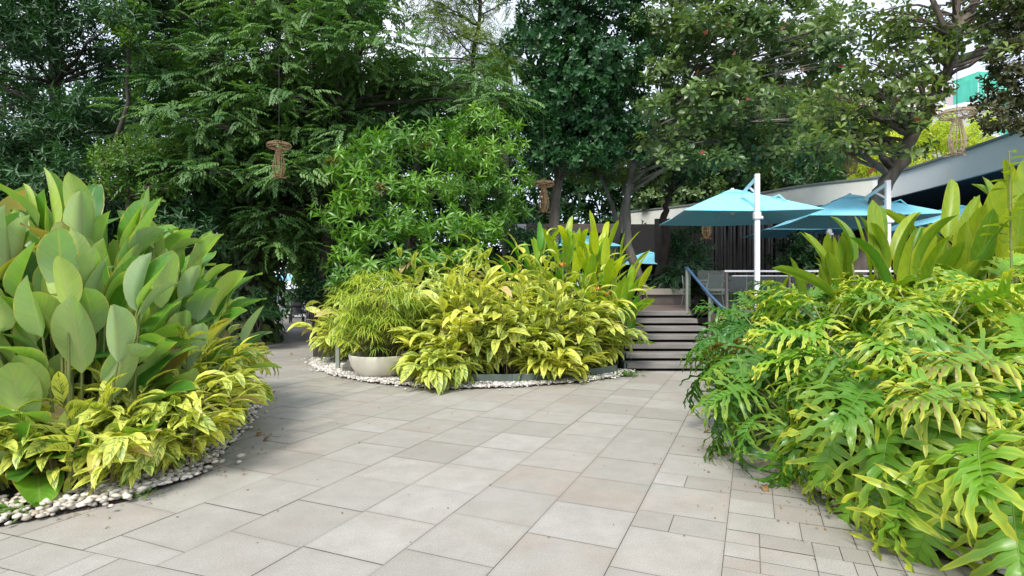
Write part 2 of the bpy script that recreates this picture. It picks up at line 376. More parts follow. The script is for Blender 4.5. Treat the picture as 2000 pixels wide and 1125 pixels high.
def whorl(lf, n, L, el0, el1, seed, axis=0.0, stem=.1):
    """n leaves round a twig tip growing along +Y"""
    r = np.random.default_rng(seed); b = Buf()
    az = np.arange(n) * 2.4 + r.random() * 6; el = np.linspace(el0, el1, n) + r.normal(0, .15, n)
    d = np.stack([np.cos(az) * np.cos(el), np.sin(el), np.sin(az) * np.cos(el)], -1)
    up = np.tile((0., 1., 0), (n, 1)) + r.normal(0, .15, (n, 3))
    P = np.stack([np.zeros(n), np.linspace(-stem, 0, n), np.zeros(n)], -1)
    b.inst(lf, frames(d, up), P, L * r.uniform(.75, 1.1, n), .5)
    return b.tmpl()
def frond(lf, pairs, L, ll, seed, droop=.5, ang=1.1):
    """a flat spray: leaflets in pairs along a drooping rachis"""
    r = np.random.default_rng(seed); b = Buf(); n = pairs * 2
    t = np.repeat(np.linspace(.15, 1, pairs), 2); sg = np.tile((-1., 1.), pairs)
    P = np.stack([np.zeros(n), t * L * (1 - .15 * droop * t), -droop * L * t ** 2 * .5], -1)
    aa = ang * (1 - .55 * t) + r.normal(0, .08, n)
    d = np.stack([sg * np.sin(aa), np.cos(aa), -.25 - .4 * droop * t + r.normal(0, .1, n)], -1)
    b.inst(lf, frames(d, np.tile((0., 0, 1), (n, 1)) + r.normal(0, .12, (n, 3))), P, ll * r.uniform(.8, 1.1, n) * (1 - .3 * np.abs(t - .5)), .5)
    return b.tmpl()

# ------------------------------------------------------------------ trees
def rand_dirs(n, r):
    v = r.normal(0, 1, (n, 3)); return nrm(v)
def sprigs(buf, c, rad, dens, tms, scale, r, mode='whorl', up=.5, tb=0.0, shell=.55, zcut=-.75):
    """leafy twigs through the outer part of one ellipsoidal leaf mass"""
    rx, ry, rz = rad
    n = max(6, int(dens * (rx * ry + rx * rz + ry * rz) * 4.2 * .9))
    d = rand_dirs(n, r); d = d[d[:, 2] > zcut]; n = len(d)
    q = shell + (1 - shell) * r.random(n) ** .6 + r.normal(0, .06, n)
    lump = 1 + .16 * np.sin(d[:, 0] * 5 + c[0]) * np.sin(d[:, 2] * 6 + c[2]) + .1 * np.sin(d[:, 1] * 9)
    P = c + d * np.array(rad) * (q * lump)[:, None]
    out = nrm(d / np.array(rad))
    if mode == 'whorl':
        g = out + np.array((0, 0, up)) + r.normal(0, .35, (n, 3)); nn = rand_dirs(n, r)
    else:
        g = out * np.array((1, 1, .25)) + r.normal(0, .35, (n, 3)); g[:, 2] = g[:, 2] * .5 - .1; nn = np.tile((0., 0, 1), (n, 1)) + out * .4 + r.normal(0, .25, (n, 3))
    Fm = frames(g, nn)
    tint = np.clip(.5 + r.normal(0, .22, n) + tb, 0, 1)
    w = r.integers(0, len(tms), n); s = scale * r.uniform(.75, 1.25, n)
    for k, tm in enumerate(tms):
        m = w == k; buf.inst(tm, Fm[m], P[m], s[m], tint[m])

def tree(name, label, base, trunk, r0, clumps, tms, leafm, barkm, dens=10, scale=1, mode='whorl', group=None, up=.5, seed=1, shell=.5, limbs=True, r1=None, extra=None, cat='tree', zcut=-.75):
    """clumps: (px, py, depth, radius_x, radius_z, radius_y) in metres for radii; trunk: list of world points"""
    r = np.random.default_rng(seed); root = empty(name, base); tag(root, label, cat, group)
    tp = np.array([base] + [tuple(p) for p in trunk]); k = len(tp)
    # resample the trunk with slight wobble
    t = np.linspace(0, k - 1, (k - 1) * 5 + 1); pts = np.stack([np.interp(t, np.arange(k), tp[:, i]) for i in range(3)], -1)
    pts[1:-1] += r.normal(0, r0 * .18, (len(t) - 2, 3)) * (1, 1, .3)
    rr = np.linspace(1, .35, len(t)); rad = r0 * rr * (1 + r.normal(0, .05, len(t))); rad[0] *= 1.45; rad[1] *= 1.1
    tb = Buf(); tb.tube(pts, rad, 12)
    cb = Buf()
    for (px, py, Y, rx, rz, ry) in clumps:
        c = W(px, py, Y)
        if limbs:
            zs = pts[:, 2]; ok = [i for i in range(len(pts)) if zs[i] < c[2] - .1] or [len(pts) - 1]
            i = min(ok, key=lambda i: np.linalg.norm(pts[i] - c) + .25 * max(0, 2.0 - zs[i]))
            i = max(i, len(pts) // 4)
            p0 = pts[i]; mid = (p0 + c) / 2 + np.array((0, 0, .12 * np.linalg.norm(c - p0))) + r.normal(0, .12, 3)
            tt = np.linspace(0, 1, 7)[:, None]; q = (1 - tt) ** 2 * p0 + 2 * tt * (1 - tt) * mid + tt ** 2 * c
            q[1:-1] += r.normal(0, .04, (5, 3))
            tb.tube(q, np.linspace(min(rad[i] * .45, .055), .012, 7), 6)
            for _ in range(4):
                e = c + rand_dirs(1, r)[0] * np.array((rx, ry, rz)) * .8; m2 = (c + e) / 2 + r.normal(0, .08, 3); s0 = q[4]
                qq = (1 - tt) ** 2 * s0 + 2 * tt * (1 - tt) * m2 + tt ** 2 * e
                tb.tube(qq, np.linspace(.012, .004, 7), 4)
        sprigs(cb, c, (rx, ry, rz), dens, tms, scale, r, mode, up, r.normal(0, .14), shell, zcut)
    if extra: extra(cb, tb, r)
    inv = np.array(base)
    tb.V = [v - inv for v in tb.V]; cb.V = [v - inv for v in cb.V]
    tb.build('trunk', barkm, root); cb.build('crown', leafm, root)
    return root

H_LANCE = hexleaf(1, .24, .3, .3, .6, .2); H_BROAD = hexleaf(1, .5, .2, .4, .8, .12); H_SM = hexleaf(1, .42, .2, .35, .7, .15)
G_MANGO = [leaf(1, .21, 4, 2, .6, .9, b, .35) for b in (.5, .9, 1.3)]
G_ALM = [leaf(1, .5, 3, 2, 1.1, .4, b, .25) for b in (.2, .6)]
WH_LANCE = [whorl(H_LANCE, 10, .2, -.5, 1.0, s, stem=.22) for s in range(4)]
WH_SM = [whorl(H_SM, 12, .10, -.3, 1.1, s, stem=.28) for s in range(4)]
WH_MANGO = [whorl(G_MANGO[s % 3], 13, .23, -.6, 1.1, s, stem=.10) for s in range(5)]
WH_ALM = [whorl(G_ALM[s % 2], 8, .20, -.15, .9, s, stem=.08) for s in range(4)]
WH_BROAD = [whorl(H_BROAD, 9, .17, -.3, .9, s, stem=.12) for s in range(4)]
FR = [frond(hexleaf(1, .40, .25, .35, .7, .2), 8, .6, .135, s, .5) for s in range(4)]
FRFINE = [frond(hexleaf(1, .25, .2, .35, .7, .1), 9, .5, .10, s, .7) for s in range(3)]

#@@SETTING
# ------------------------------------------------------------------ ground, paving, beds
def poly_sheet(name, pts, z, mat, **k):
    bm = bmesh.new(); vs = [bm.verts.new((x, y, z)) for x, y in pts]; f = bm.faces.new(vs)
    if f.normal.z < 0: f.normal_flip()
    bmesh.ops.triangulate(bm, faces=bm.faces[:]); me = bpy.data.meshes.new(name); bm.to_mesh(me); bm.free(); me.materials.append(M[mat])
    o = bpy.data.objects.new(name, me); COL.objects.link(o); tag(o, kind='structure', **k); return o
poly_sheet('ground', [(-400, -200), (400, -200), (400, 600), (-400, 600)], -.05, 'ground')
PAVE = [(-7, -3), (-6.6, 2.2), (-3.5, 3.7), (-2.9, 4.2), (-2.65, 4.8), (-2.85, 5.7), (-3.35, 7.4), (-4.6, 9.8), (-6.3, 13), (-9.0, 19.5), (-14, 32), (-26, 45), (-26, 60), (-12, 60), (-15, 40), (-8.2, 23.5),
        (-5.3, 15), (-4.45, 12.6), (-4.05, 11.4), (-3.3, 10.3), (-2.3, 9.4), (-1.1, 8.85), (0, 9.0), (1, 9.45), (1.85, 10.0), (2.2, 10.82), (4.2, 10.82), (3.8, 9.9), (3.0, 7.5), (2.65, 5.8), (2.4, 4.5), (2.35, 3.5), (2.9, 2.9), (5, 2.2), (7, -3)]
LEFT_BED = [(-6.6, 2.2), (-3.5, 3.7), (-2.9, 4.2), (-2.65, 4.8), (-2.85, 5.7), (-3.35, 7.4), (-4.6, 9.8), (-6.3, 13), (-9.0, 19.5), (-14, 32), (-40, 32), (-40, 2.2)]
MID_BED = [(-26.2, 59.9), (-12, 60), (-15, 40), (-8.2, 23.5), (-5.3, 15), (-4.45, 12.6), (-4.05, 11.4), (-3.3, 10.3), (-2.3, 9.4), (-1.1, 8.85), (0, 9.0), (1, 9.45), (1.85, 10.0), (2.2, 10.8), (2.5, 13.4), (2.5, 60)][1:]
RIGHT_BED = [(5, 2.2), (2.9, 2.9), (2.35, 3.5), (2.4, 4.5), (2.65, 5.8), (3.0, 7.5), (3.8, 9.9), (4.2, 10.8), (4.2, 11.5), (24, 11.5), (24, 2.2)]
poly_sheet('planting_bed', LEFT_BED, .010, 'soil'); poly_sheet('planting_bed', MID_BED, .010, 'soil'); poly_sheet('planting_bed', RIGHT_BED, .010, 'soil')
poly_sheet('paving_base', [(-45, -4), (26, -4), (26, 62), (-45, 62)], -.012, 'joint')
def inside(x, y, poly):
    c = False; n = len(poly)
    for i in range(n):
        x1, y1 = poly[i]; x2, y2 = poly[i - 1]
        if (y1 > y) != (y2 > y) and x < (x2 - x1) * (y - y1) / (y2 - y1) + x1: c = not c
    return c
def make_paving():
    r = random.Random(5); b = Buf(); a = R(23.2); du = np.array((sin(a), cos(a))); dv = np.array((cos(a), -sin(a))); V0 = -.764
    cells = []
    def strip(v0, w, u0, u1, lens):
        u = u0 - r.random() * .6
        while u < u1:
            L = r.choice(lens); cells.append((u, v0, L, w)); u += L
    # big 600 mm slabs, in columns running away to the right
    k = 0; v = V0
    while v > -3.4: strip(v - .6, .6, -4, 30, [.6]); v -= .6
    # narrower courses on the left, mixed lengths
    while v > -46:
        w = r.choice([.3, .3, .45, .6]) if v > -7 else .6
        strip(v - w, w, -5 if v > -14 else (-v * .4), 48, [.6, .45, .3, .6] if w < .6 else [.6, .6, .9]); v -= w
    # ashlar to the right gets smaller and smaller
    v = V0
    u = -4.0
    while u < 13:
        if r.random() < (.5 if u < 4.5 else .15): cells.append((u, v, .6, .6)); u += .6
        elif r.random() < .5: cells += [(u, v, .3, .25), (u, v + .25, .3, .35)]; u += .3
        elif r.random() < .5: cells += [(u, v, .3, .4), (u, v + .4, .15, .2), (u + .15, v + .4, .15, .2)]; u += .3
        else: cells += [(u, v, .4, .3), (u, v + .3, .4, .3)]; u += .4
    v += .6
    u = -4.0
    while u < 13:                                   # small setts laid in rows across
        d = r.choice([.15, .15, .15, .2, .3]); q = v
        while q < 7.5:
            L = r.choice([.3, .3, .4, .45] if d > .25 else ([.2, .3, .3] if q < v + .5 else [.1, .15, .15, .2, .3])); cells.append((u, q, d, L)); q += L
        u += d
    g = .0019
    LP = np.array((-3.46, 3.72)); LD = nrm(np.array((1.98, -.67))); LN = np.array((-LD[1], LD[0]))
    def put(P, sg, t):
        # keep the part of the slab on its own side of the border line
        P = [np.array(p) for p in P]; P0 = P[0]; E1 = P[1] - P[0]; E2 = P[3] - P[0]; dd = [sg * float(np.dot(p - LP, LN)) - .002 for p in P]; out = []
        for i in range(len(P)):
            j = (i + 1) % len(P)
            if dd[i] >= 0: out.append(P[i])
            if (dd[i] >= 0) != (dd[j] >= 0): f = dd[i] / (dd[i] - dd[j]); out.append(P[i] + (P[j] - P[i]) * f)
        if len(out) < 3: return
        A = sum(out[i][0] * out[(i + 1) % len(out)][1] - out[i][1] * out[(i + 1) % len(out)][0] for i in range(len(out)))
        if abs(A) < 1e-4: return
        if A < 0: out = out[::-1]
        z = r.uniform(-.0012, .0012)
        b.add([(p[0], p[1], z) for p in out], None, [(0, i, i + 1) for i in range(1, len(out) - 1)], [(float(np.dot(p - P0, E1) / np.dot(E1, E1)), float(np.dot(p - P0, E2) / np.dot(E2, E2))) for p in out], t)
    for (u, v, L, w) in cells:
        cs = [(u + g, v + g), (u + L - g, v + g), (u + L - g, v + w - g), (u + g, v + w - g)]
        P = [du * p + dv * q for p, q in cs]
        if not any(inside(p[0], p[1], PAVE) for p in P + [sum(P) / 4]): continue
        put(P, 1, r.random())
    # at the near left the courses meet small setts laid along a border line
    e1 = LD; e2 = np.array((-LD[1], LD[0])); y = .0
    while y > -3:
        w = r.choice([.3, .3, .2, .4]); x = -3.5 - r.random()
        while x < 4.5:
            L = r.choice([.3, .3, .45, .2, .6]); c = [(x + g, y - g), (x + L - g, y - g), (x + L - g, y - w + g), (x + g, y - w + g)]
            put([LP + e1 * p + e2 * q for p, q in c], -1, r.random()); x += L
        y -= w
    o = b.build('paving', 'paving', smooth=False); tag(o, kind='structure')
make_paving()

def pebbles(label, path, n, s0, s1, mat, width, seed, inner=0.0, piled=.03):
    """rounded stones heaped in a band beside a bed's edge"""
    r = np.random.default_rng(seed); bm = bmesh.new(); bmesh.ops.create_icosphere(bm, subdivisions=1, radius=1); bm.verts.ensure_lookup_table()
    V = np.array([v.co[:] for v in bm.verts]); T = np.array([[v.index for v in f.verts] for f in bm.faces]); bm.free()
    b = Buf(); path = np.array(path, float); seg = np.linalg.norm(np.diff(path, axis=0), axis=1); cum = np.concatenate([[0], np.cumsum(seg)])
    for k in range(5):
        Vk = V * (1 + r.normal(0, .09, (len(V), 1))); m = n // 5
        t = r.random(m) * cum[-1]; i = np.clip(np.searchsorted(cum, t) - 1, 0, len(seg) - 1); f = (t - cum[i]) / seg[i]
        P = path[i] * (1 - f)[:, None] + path[i + 1] * f[:, None]; dd = nrm(path[i + 1] - path[i]); nn = np.stack([-dd[:, 1], dd[:, 0]], -1)
        off = inner + (width - inner) * r.random(m) ** 1.1 + r.normal(0, .03, m) - np.where(r.random(m) < .012, r.random(m) * .35, 0); P = P + nn * off[:, None]
        S = r.uniform(s0, s1, m); z = S * .45 + r.random(m) * piled + .012
        az = r.random(m) * 6.28; M3 = np.zeros((m, 3, 3)); ax = r.uniform(.8, 1.4, m); ay = r.uniform(.65, 1., m); az2 = r.uniform(.4, .65, m)
        M3[:, 0, 0] = np.cos(az) * ax; M3[:, 1, 0] = np.sin(az) * ax; M3[:, 0, 1] = -np.sin(az) * ay; M3[:, 1, 1] = np.cos(az) * ay; M3[:, 2, 2] = az2
        b.inst((Vk, None, T, np.zeros((len(V), 2))), M3, np.column_stack([P, z]), S, r.random(m))
    o = b.build('pebbles', mat); tag(o, label, 'pebbles', kind='stuff')
pebbles('white and tan pebbles edging the left bed under the big paddle leaves', [(-6.4, 2.3), (-3.5, 3.7), (-2.9, 4.2), (-2.65, 4.8), (-2.85, 5.7), (-3.35, 7.4), (-4.6, 9.8), (-6.3, 13)], 6500, .018, .038, 'pebble', .55, 3)
pebbles('small white gravel strip round the centre island and its bowl', [(2.3, 10.72), (1.85, 10.0), (1, 9.45), (0, 9.0), (-1.1, 8.85), (-2.3, 9.4), (-3.3, 10.3), (-4.05, 11.4), (-4.45, 12.6)][::-1], 11000, .014, .033, 'pebblew', .8, 4)
pebbles('wider patch of white gravel left of the cream bowl', [(-4.4, 12.4), (-4.05, 11.4), (-3.3, 10.3), (-2.5, 9.55)], 6000, .014, .03, 'pebblew', 1.4, 6)
pebbles('white pebbles in the right bed under the split leaves', [(4.5, 2.3), (2.9, 2.9), (2.35, 3.5), (2.4, 4.5), (2.65, 5.8), (3.0, 7.5)][::-1], 3200, .018, .042, 'pebblew', .7, 5)

#@@ARCH
# ------------------------------------------------------------------ terrace, steps, building
DZ = 1.06
def steps():
    root = empty('stone_steps', (2.2, 10.8, 0)); tag(root, 'grey stone steps with dark gaps between treads up to the terrace', 'steps')
    o3 = np.array((2.2, 10.8, 0))
    b0 = Buf(); b0.box(np.array((3.25, 12.3, .36)) - o3, (2.3, 2.2, .72)); 
    c = Buf(); c.box(np.array((3.35, 12.0, .2)) - o3, (2.0, 1.6, .38))
    for i in range(7):
        z1 = .152 * (i + 1); y0 = 10.8 + .35 * i; x0 = 2.21 + .045 * i; x1 = 4.2
        t = Buf(); t.box(np.array(((x0 + x1) / 2, y0 + .22, z1 - .048)) - o3, (x1 - x0, .44, .096)); 
        t.build('step', 'stone_riser', root, smooth=False, bevel=.006)
        b1 = Buf(); b1.box(np.array(((x0 + x1) / 2, y0 + .29, z1 - .125)) - o3, (x1 - x0 - .06, .3, .052)); b1.build('shadow_gap', 'gapshadow', root, smooth=False)
    s = Buf()
    for i in range(7): s.box(np.array((2.17 + .045 * i, 10.98 + .35 * i, .076 * (i + 1) + .01)) - o3, (.04, .35, .152 * (i + 1) + .02))
    s.build('side_plate', 'edging', root, smooth=False)
steps()
b = Buf(); b.box((13.2, 37.0, DZ / 2 - .006), (21.4, 47.6, DZ)); b.box((14.2, 12.35, DZ / 2 - .006), (19.9, 1.7, DZ))
tag(b.build('terrace_deck', 'deck', smooth=False), kind='structure')
# low concrete bench wall with planting behind
def bench(name, label, c, size, cap=True):
    root = empty(name, (c[0], c[1], DZ)); tag(root, label, 'bench')
    b = Buf(); b.box((0, 0, size[2] * .3), (size[0] * .94, size[1] * .7, size[2] * .6)); b.build('base', 'brownbeam', root, smooth=False, bevel=.01)
    b = Buf(); b.box((0, 0, size[2] * .8), (size[0], size[1], size[2] * .4)); b.build('seat', 'concrete', root, smooth=False, bevel=.015)
bench('concrete_bench', 'long pale concrete bench ledge at the back of the landing', (5.75, 19.0, 0), (2.9, .6, .52))

def roof():
    Ys = [(2260, 10.6), (2120, 12.2), (2000, 14.0), (1870, 16.4), (1742, 19.5), (1708, 20.1), (1560, 21.7), (1480, 23.5), (1345, 26.9), (1225, 29.1)]
    P = np.array([((px - 1000) / 1100 * Y, Y) for px, Y in Ys])
    # smooth subdivision
    t = np.linspace(0, len(P) - 1, 60); P = np.stack([np.interp(t, np.arange(len(P)), P[:, i]) for i in (0, 1)], -1)
    for _ in range(6): P[1:-1] = (P[:-2] + P[1:-1] * 2 + P[2:]) / 4
    root = empty('pavilion', (12, 22, DZ)); tag(root, 'low terrace pavilion with curved pale roof edge and slatted wall', 'building'); o = np.array((12, 22, DZ))
    def band(z0, z1, off, sel, name, mat, th=.12):
        Q = P[sel]; d = nrm(np.gradient(Q, axis=0)); nn = np.stack([d[:, 1], -d[:, 0]], -1)
        A = Q + nn * off; B = Q + nn * (off + th); k = len(Q); V = []
        for z, X in ((z0, A), (z1, A), (z1, B), (z0, B)): V += [(x, y, z) for x, y in X]
        i = np.arange(k - 1); F = []
        for j in range(4):
            j2 = (j + 1) % 4; F.append(np.stack([j * k + i, j * k + i + 1, j2 * k + i + 1, j2 * k + i], -1))
        bb = Buf(); bb.add(np.array(V) - o, np.concatenate(F)); return bb.build(name, mat, root, smooth=False)
    s1 = slice(0, 33); s2 = slice(32, 60)
    band(4.72, 5.5, 0, s1, 'roof_edge', 'fascia'); band(4.72, 5.5, 0, s2, 'roof_edge', 'fasciag')
    band(5.503, 5.57, -.05, slice(0, 60), 'roof_cap', 'cap', .24)
    # slab behind the edge (right / far side), soffit below
    q = [(x + .2, y + .25) for x, y in P] + [(9, 40), (40, 40), (40, 9)]
    for z, nm, mt, th in ((4.75, 'soffit', 'soffit', .03), (5.45, 'roof', 'cap', .05)):
        bm = bmesh.new(); vs = [bm.verts.new((x - o[0], y - o[1], z - o[2])) for x, y in q]; f = bm.faces.new(vs); bmesh.ops.triangulate(bm, faces=[f])
        me = bpy.data.meshes.new(nm); bm.to_mesh(me); bm.free(); me.materials.append(M[mt]); ob = bpy.data.objects.new(nm, me); COL.objects.link(ob); ob.parent = root
        md = ob.modifiers.new('s', 'SOLIDIFY'); md.thickness = th; md.offset = 0
    # walls, near-black: the unlit interior's darkness is put into their colour
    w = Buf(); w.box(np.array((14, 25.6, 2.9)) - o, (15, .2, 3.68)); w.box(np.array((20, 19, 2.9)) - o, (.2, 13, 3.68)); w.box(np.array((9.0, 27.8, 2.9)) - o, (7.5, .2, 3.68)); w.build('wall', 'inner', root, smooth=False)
    r = random.Random(3); x = 7.3
    while x < 12.4:
        for dx in (0, .10 + r.random() * .05):
            s = Buf(); s.box(np.array((x + dx, 21.6 + (r.random() - .5) * .05, 2.9)) - o, (.075, .2, 3.66)); s.build('slat', 'slat', root, smooth=False)
        x += .36
roof()
# a brown-fronted canopy further left
root = empty('far_canopy', (2.5, 26, 0)); tag(root, 'distant low canopy with brown edge behind the centre planting', 'canopy')
b = Buf(); b.box((0, 0, 4.35), (5.2, .15, .42)); b.box((0, 1.5, 4.5), (5.2, 3, .1)); b.build('roof', 'brownbeam', root, smooth=False)
b = Buf(); b.box((-2.1, -.1, 4.2), (.5, .1, .65)); b.build('end_panel', 'white', root, smooth=False)
for x in (-2.3, 2.3):
    b = Buf(); b.tube([(x, .4, 0), (x, .4, 4.4)], .07, 10); b.build('post', 'brownbeam', root)

def umbrella(loc, rz, label, side=1, H=2.27, w=3.0, rise=.66, mast=(-.03, -1.75), zoff=0, group='turquoise parasols on the terrace'):
    root = empty('cantilever_parasol', loc, rz); tag(root, label, 'parasol', group)
    h = w / 2; b = Buf(); N = 7
    # canopy: square, four panels sagging slightly, with a little cap on top
    V = []; Q = []
    cs = [(-h, -h), (0, -h), (h, -h), (h, 0), (h, h), (0, h), (-h, h), (-h, 0)]
    for k in range(N):
        t = k / (N - 1); rr = .04 + (1 - .04) * t
        for (x, y) in cs:
            sag = 0.0 if (x and y) else .05 * t * sin(t * 2.4)
            V.append((x * rr, y * rr, H + rise * (1 - t ** 1.08) - sag))
    for k in range(N - 1):
        for j in range(8): Q.append((k * 8 + j, (k + 1) * 8 + j, (k + 1) * 8 + (j + 1) % 8, k * 8 + (j + 1) % 8))
    b.add(V, Q); o = b.build('canopy', 'canvas', root, smooth=False, thick=.012)
    b = Buf(); V = [(x * .22, y * .22, H + rise * .86) for x, y in cs] + [(x * .05, y * .05, H + rise * 1.03) for x, y in cs]
    b.add(V, [(j, (j + 1) % 8, 8 + (j + 1) % 8, 8 + j) for j in range(8)] + [(8, 9, 10, 11), (12, 13, 14, 15), (8, 11, 12, 15)]); b.build('vent_cap', 'canvas', root, smooth=False, thick=.01)
    b = Buf(); b.lathe([(.0, H + rise + .07), (.04, H + rise + .06), (.05, H + rise + .02), (.03, H + rise - .02), (.0, H + rise - .02)], sides=12); b.build('finial', 'white', root)
    for (x, y) in cs:
        b = Buf(); b.tube([(x * .03, y * .03, H + rise - .05), (x * .985, y * .985, H - .02)], .013, 6); rb = b.build('rib', 'white', root)
        b = Buf(); b.tube([(x * .06, y * .06, H + .14), (x * .42, y * .42, H + rise * .53)], .010, 6); b.build('strut', 'white', rb)
    b = Buf(); b.tube([(0, 0, H + .08), (0, 0, H + rise)], .035, 10, cap=True); b.lathe([(.0, H + .06), (.07, H + .08), (.07, H + .16), (.0, H + .18)], sides=12); b.build('hub', 'white', root)
    mx, my = mast; Ht = H + rise + .06
    b = Buf(); b.box((mx, my, Ht / 2), (.10, .10, Ht)); b.build('mast', 'white', root, smooth=False, bevel=.012)
    b = Buf(); b.box((mx, my, H - .18), (.145, .16, .17)); b.box((mx + .1, my, H - .22), (.06, .08, .08)); b.build('crank_box', 'white', root, smooth=False, bevel=.03)
    b = Buf(); e = np.array((mx * .35 - .0, my * .42, H + rise * .62 + .05)); p = np.array((mx, my, Ht - .06))
    b.tube([p, (p + e) / 2, e], .048, 4); b.tube([p + (0, .05, -.35), (p + e) / 2 + (0, 0, -.03)], .025, 6); b.build('arm', 'white', root, smooth=False)
    b = Buf(); b.box((mx, my, .03), (.8, .8, .06)); b.build('base_plate', 'greyf', root, smooth=False, bevel=.01)
    b = Buf(); b.tube([(h * .45, -h * .5, H + rise * .55), (h * .5, -h * .62, H + rise * .60), (h * .58, -h * .66, H + rise * .38)], .02, 4); b.build('tie_strap', 'canvas', root)
umbrella((5.42, 13.85, DZ), R(-4), 'turquoise square parasol on a white mast, nearest the steps')
umbrella((8.75, 14.6, DZ), R(-8), 'turquoise parasol above the paddle leaves, partly in front of a lower one', mast=(.05, -1.8))
umbrella((9.9, 19.5, DZ), R(-10), 'deeper blue parasol tucked low behind the middle one', H=2.45, rise=.3, mast=(.4, -1.7))
umbrella((12.0, 15.2, DZ), R(-6), 'turquoise parasol half hidden by tall leaves at the right under the roof edge', H=2.15, rise=.6, mast=(1.0, -1.6))
umbrella((6.55, 27.0, 0.2), R(20), 'small distant parasol in the shade left of the slatted wall', H=2.5, rise=.62, mast=(.5, 1.7))
umbrella((1.65, 18.5, 0.6), R(10), 'pale blue parasol glimpsed behind the centre planting', H=2.3, rise=.62, mast=(.5, 1.7))
umbrella((-20.6, 50.5, 0), R(30), 'far turquoise parasol in the sun at the end of the shaded path', H=2.3, rise=.6, mast=(.9, -.2))

# glass balustrade beside the steps
root = empty('glass_balustrade', (4.15, 12.6, DZ)); tag(root, 'glass balustrade with steel posts and blue handrail beside the steps', 'railing')
o = np.array((4.15, 12.6, DZ))
for p, h in (((4.02, 12.95, DZ), .98), ((4.25, 12.1, .42), 1.0), ((4.35, 11.3, .1), .95)):
    b = Buf(); b.box(np.array(p) + (0, 0, h / 2) - o, (.05, .08, h)); b.build('post', 'rail', root, smooth=False, bevel=.005)
b = Buf(); b.tube(np.array([(4.0, 13.0, DZ + 1.0), (4.02, 12.9, DZ + .99), (4.24, 12.1, 1.46), (4.38, 11.2, 1.02)]) - o, .03, 8, cap=True); b.build('handrail', 'bluerail', root)
def pane(root, o, a, b_, z0a, z1a, z0b, z1b):
    g = Buf(); a = np.array(a, float); b_ = np.array(b_, float); d = nrm(b_ - a); n_ = np.array((-d[1], d[0])) * .006
    V = [(a[0], a[1], z0a), (b_[0], b_[1], z0b), (b_[0], b_[1], z1b), (a[0], a[1], z1a)]; V2 = [(x + n_[0], y + n_[1], z) for x, y, z in V]
    V = [(x - n_[0], y - n_[1], z) for x, y, z in V]
    g.add(np.array(V + V2) - o, [(0, 1, 2, 3), (7, 6, 5, 4), (0, 4, 5, 1), (1, 5, 6, 2), (2, 6, 7, 3), (3, 7, 4, 0)]); g.build('glass_panel', 'glass', root, smooth=False)
pane(root, o, (4.05, 12.9), (4.23, 12.15), DZ + .1, DZ + .95, .55, 1.4)
pane(root, o, (4.27, 12.05), (4.36, 11.35), .5, 1.35, .15, .95)
pane(root, o, (4.06, 13.0), (5.0, 13.25), DZ + .08, DZ + .95, DZ + .08, DZ + .95)
root = empty('terrace_railing', (7, 13.4, DZ)); tag(root, 'white topped terrace railing running behind the first parasol mast', 'railing')
b = Buf(); b.box((.35, 0, .94), (4.6, .09, .045)); b.build('top_rail', 'white', root, smooth=False, bevel=.006)
b = Buf(); b.box((.35, .04, .83), (4.2, .04, .025)); b.build('lower_rail', 'white', root, smooth=False)
for x in (-1.9, -.4, 1.1, 2.5):
    b = Buf(); b.box((x, 0, .46), (.05, .05, .915)); b.build('post', 'slat', root, smooth=False)
for x in (-1.15, .35, 1.8):
    b = Buf(); b.box((x, .005, .45), (1.38, .01, .75)); b.build('glass_panel', 'glass', root, smooth=False)
# white low wall piece behind the philodendrons, beside the steps
root = empty('planter_wall', (5.2, 11.42, 0)); tag(root, 'pale plastered planter wall beside the steps behind the leaves', 'wall')
b = Buf(); b.box((.25, 0, .45), (2.3, .16, .9)); b.build('wall', 'fascia', root, smooth=False, bevel=.01)
b = Buf(); b.box((.25, 0, .925), (2.4, .24, .045)); b.build('coping', 'white', root, smooth=False, bevel=.008)

def chair(loc, rz, label):
    root = empty('terrace_chair', loc, rz); tag(root, label, 'chair', 'aluminium chairs on the terrace')
    b = Buf(); b.box((0, 0, .44), (.46, .46, .035)); b.build('seat', 'greyf', root, smooth=False, bevel=.01)
    b = Buf(); b.box((0, .25, .70), (.44, .025, .34), rx=R(-12)); b.build('backrest', 'greyf', root, smooth=False, bevel=.01)
    for sx in (-1, 1):
        b = Buf(); b.tube([(sx * .22, -.24, 0), (sx * .22, -.20, .64)], .014, 6); b.build('leg', 'metal', root)
        b = Buf(); b.tube([(sx * .22, .34, 0), (sx * .22, .21, .45), (sx * .22, .29, .9)], .014, 6); b.build('leg', 'metal', root)
        b = Buf(); b.box((sx * .22, 0, .65), (.045, .46, .02)); b.build('armrest', 'metal', root, smooth=False)
chair((4.95, 14.2, DZ), R(200), 'aluminium chair nearest the glass balustrade')
chair((5.75, 14.4, DZ), R(160), 'aluminium chair right of the first one by the railing')
chair((5.2, 16.0, DZ), R(20), 'aluminium chair standing further back on the terrace')
root = empty('terrace_table', (5.35, 15.2, DZ)); tag(root, 'small round terrace table between the aluminium chairs', 'table')
b = Buf(); b.lathe([(0, .73), (.4, .73), (.41, .745), (.4, .76), (0, .76)], sides=28); b.build('tabletop', 'metal', root)
b = Buf(); b.tube([(0, 0, 0), (0, 0, .73)], .03, 10); b.lathe([(0, 0), (.24, 0), (.24, .015), (.04, .04), (0, .04)], sides=20); b.build('pedestal', 'metal', root)

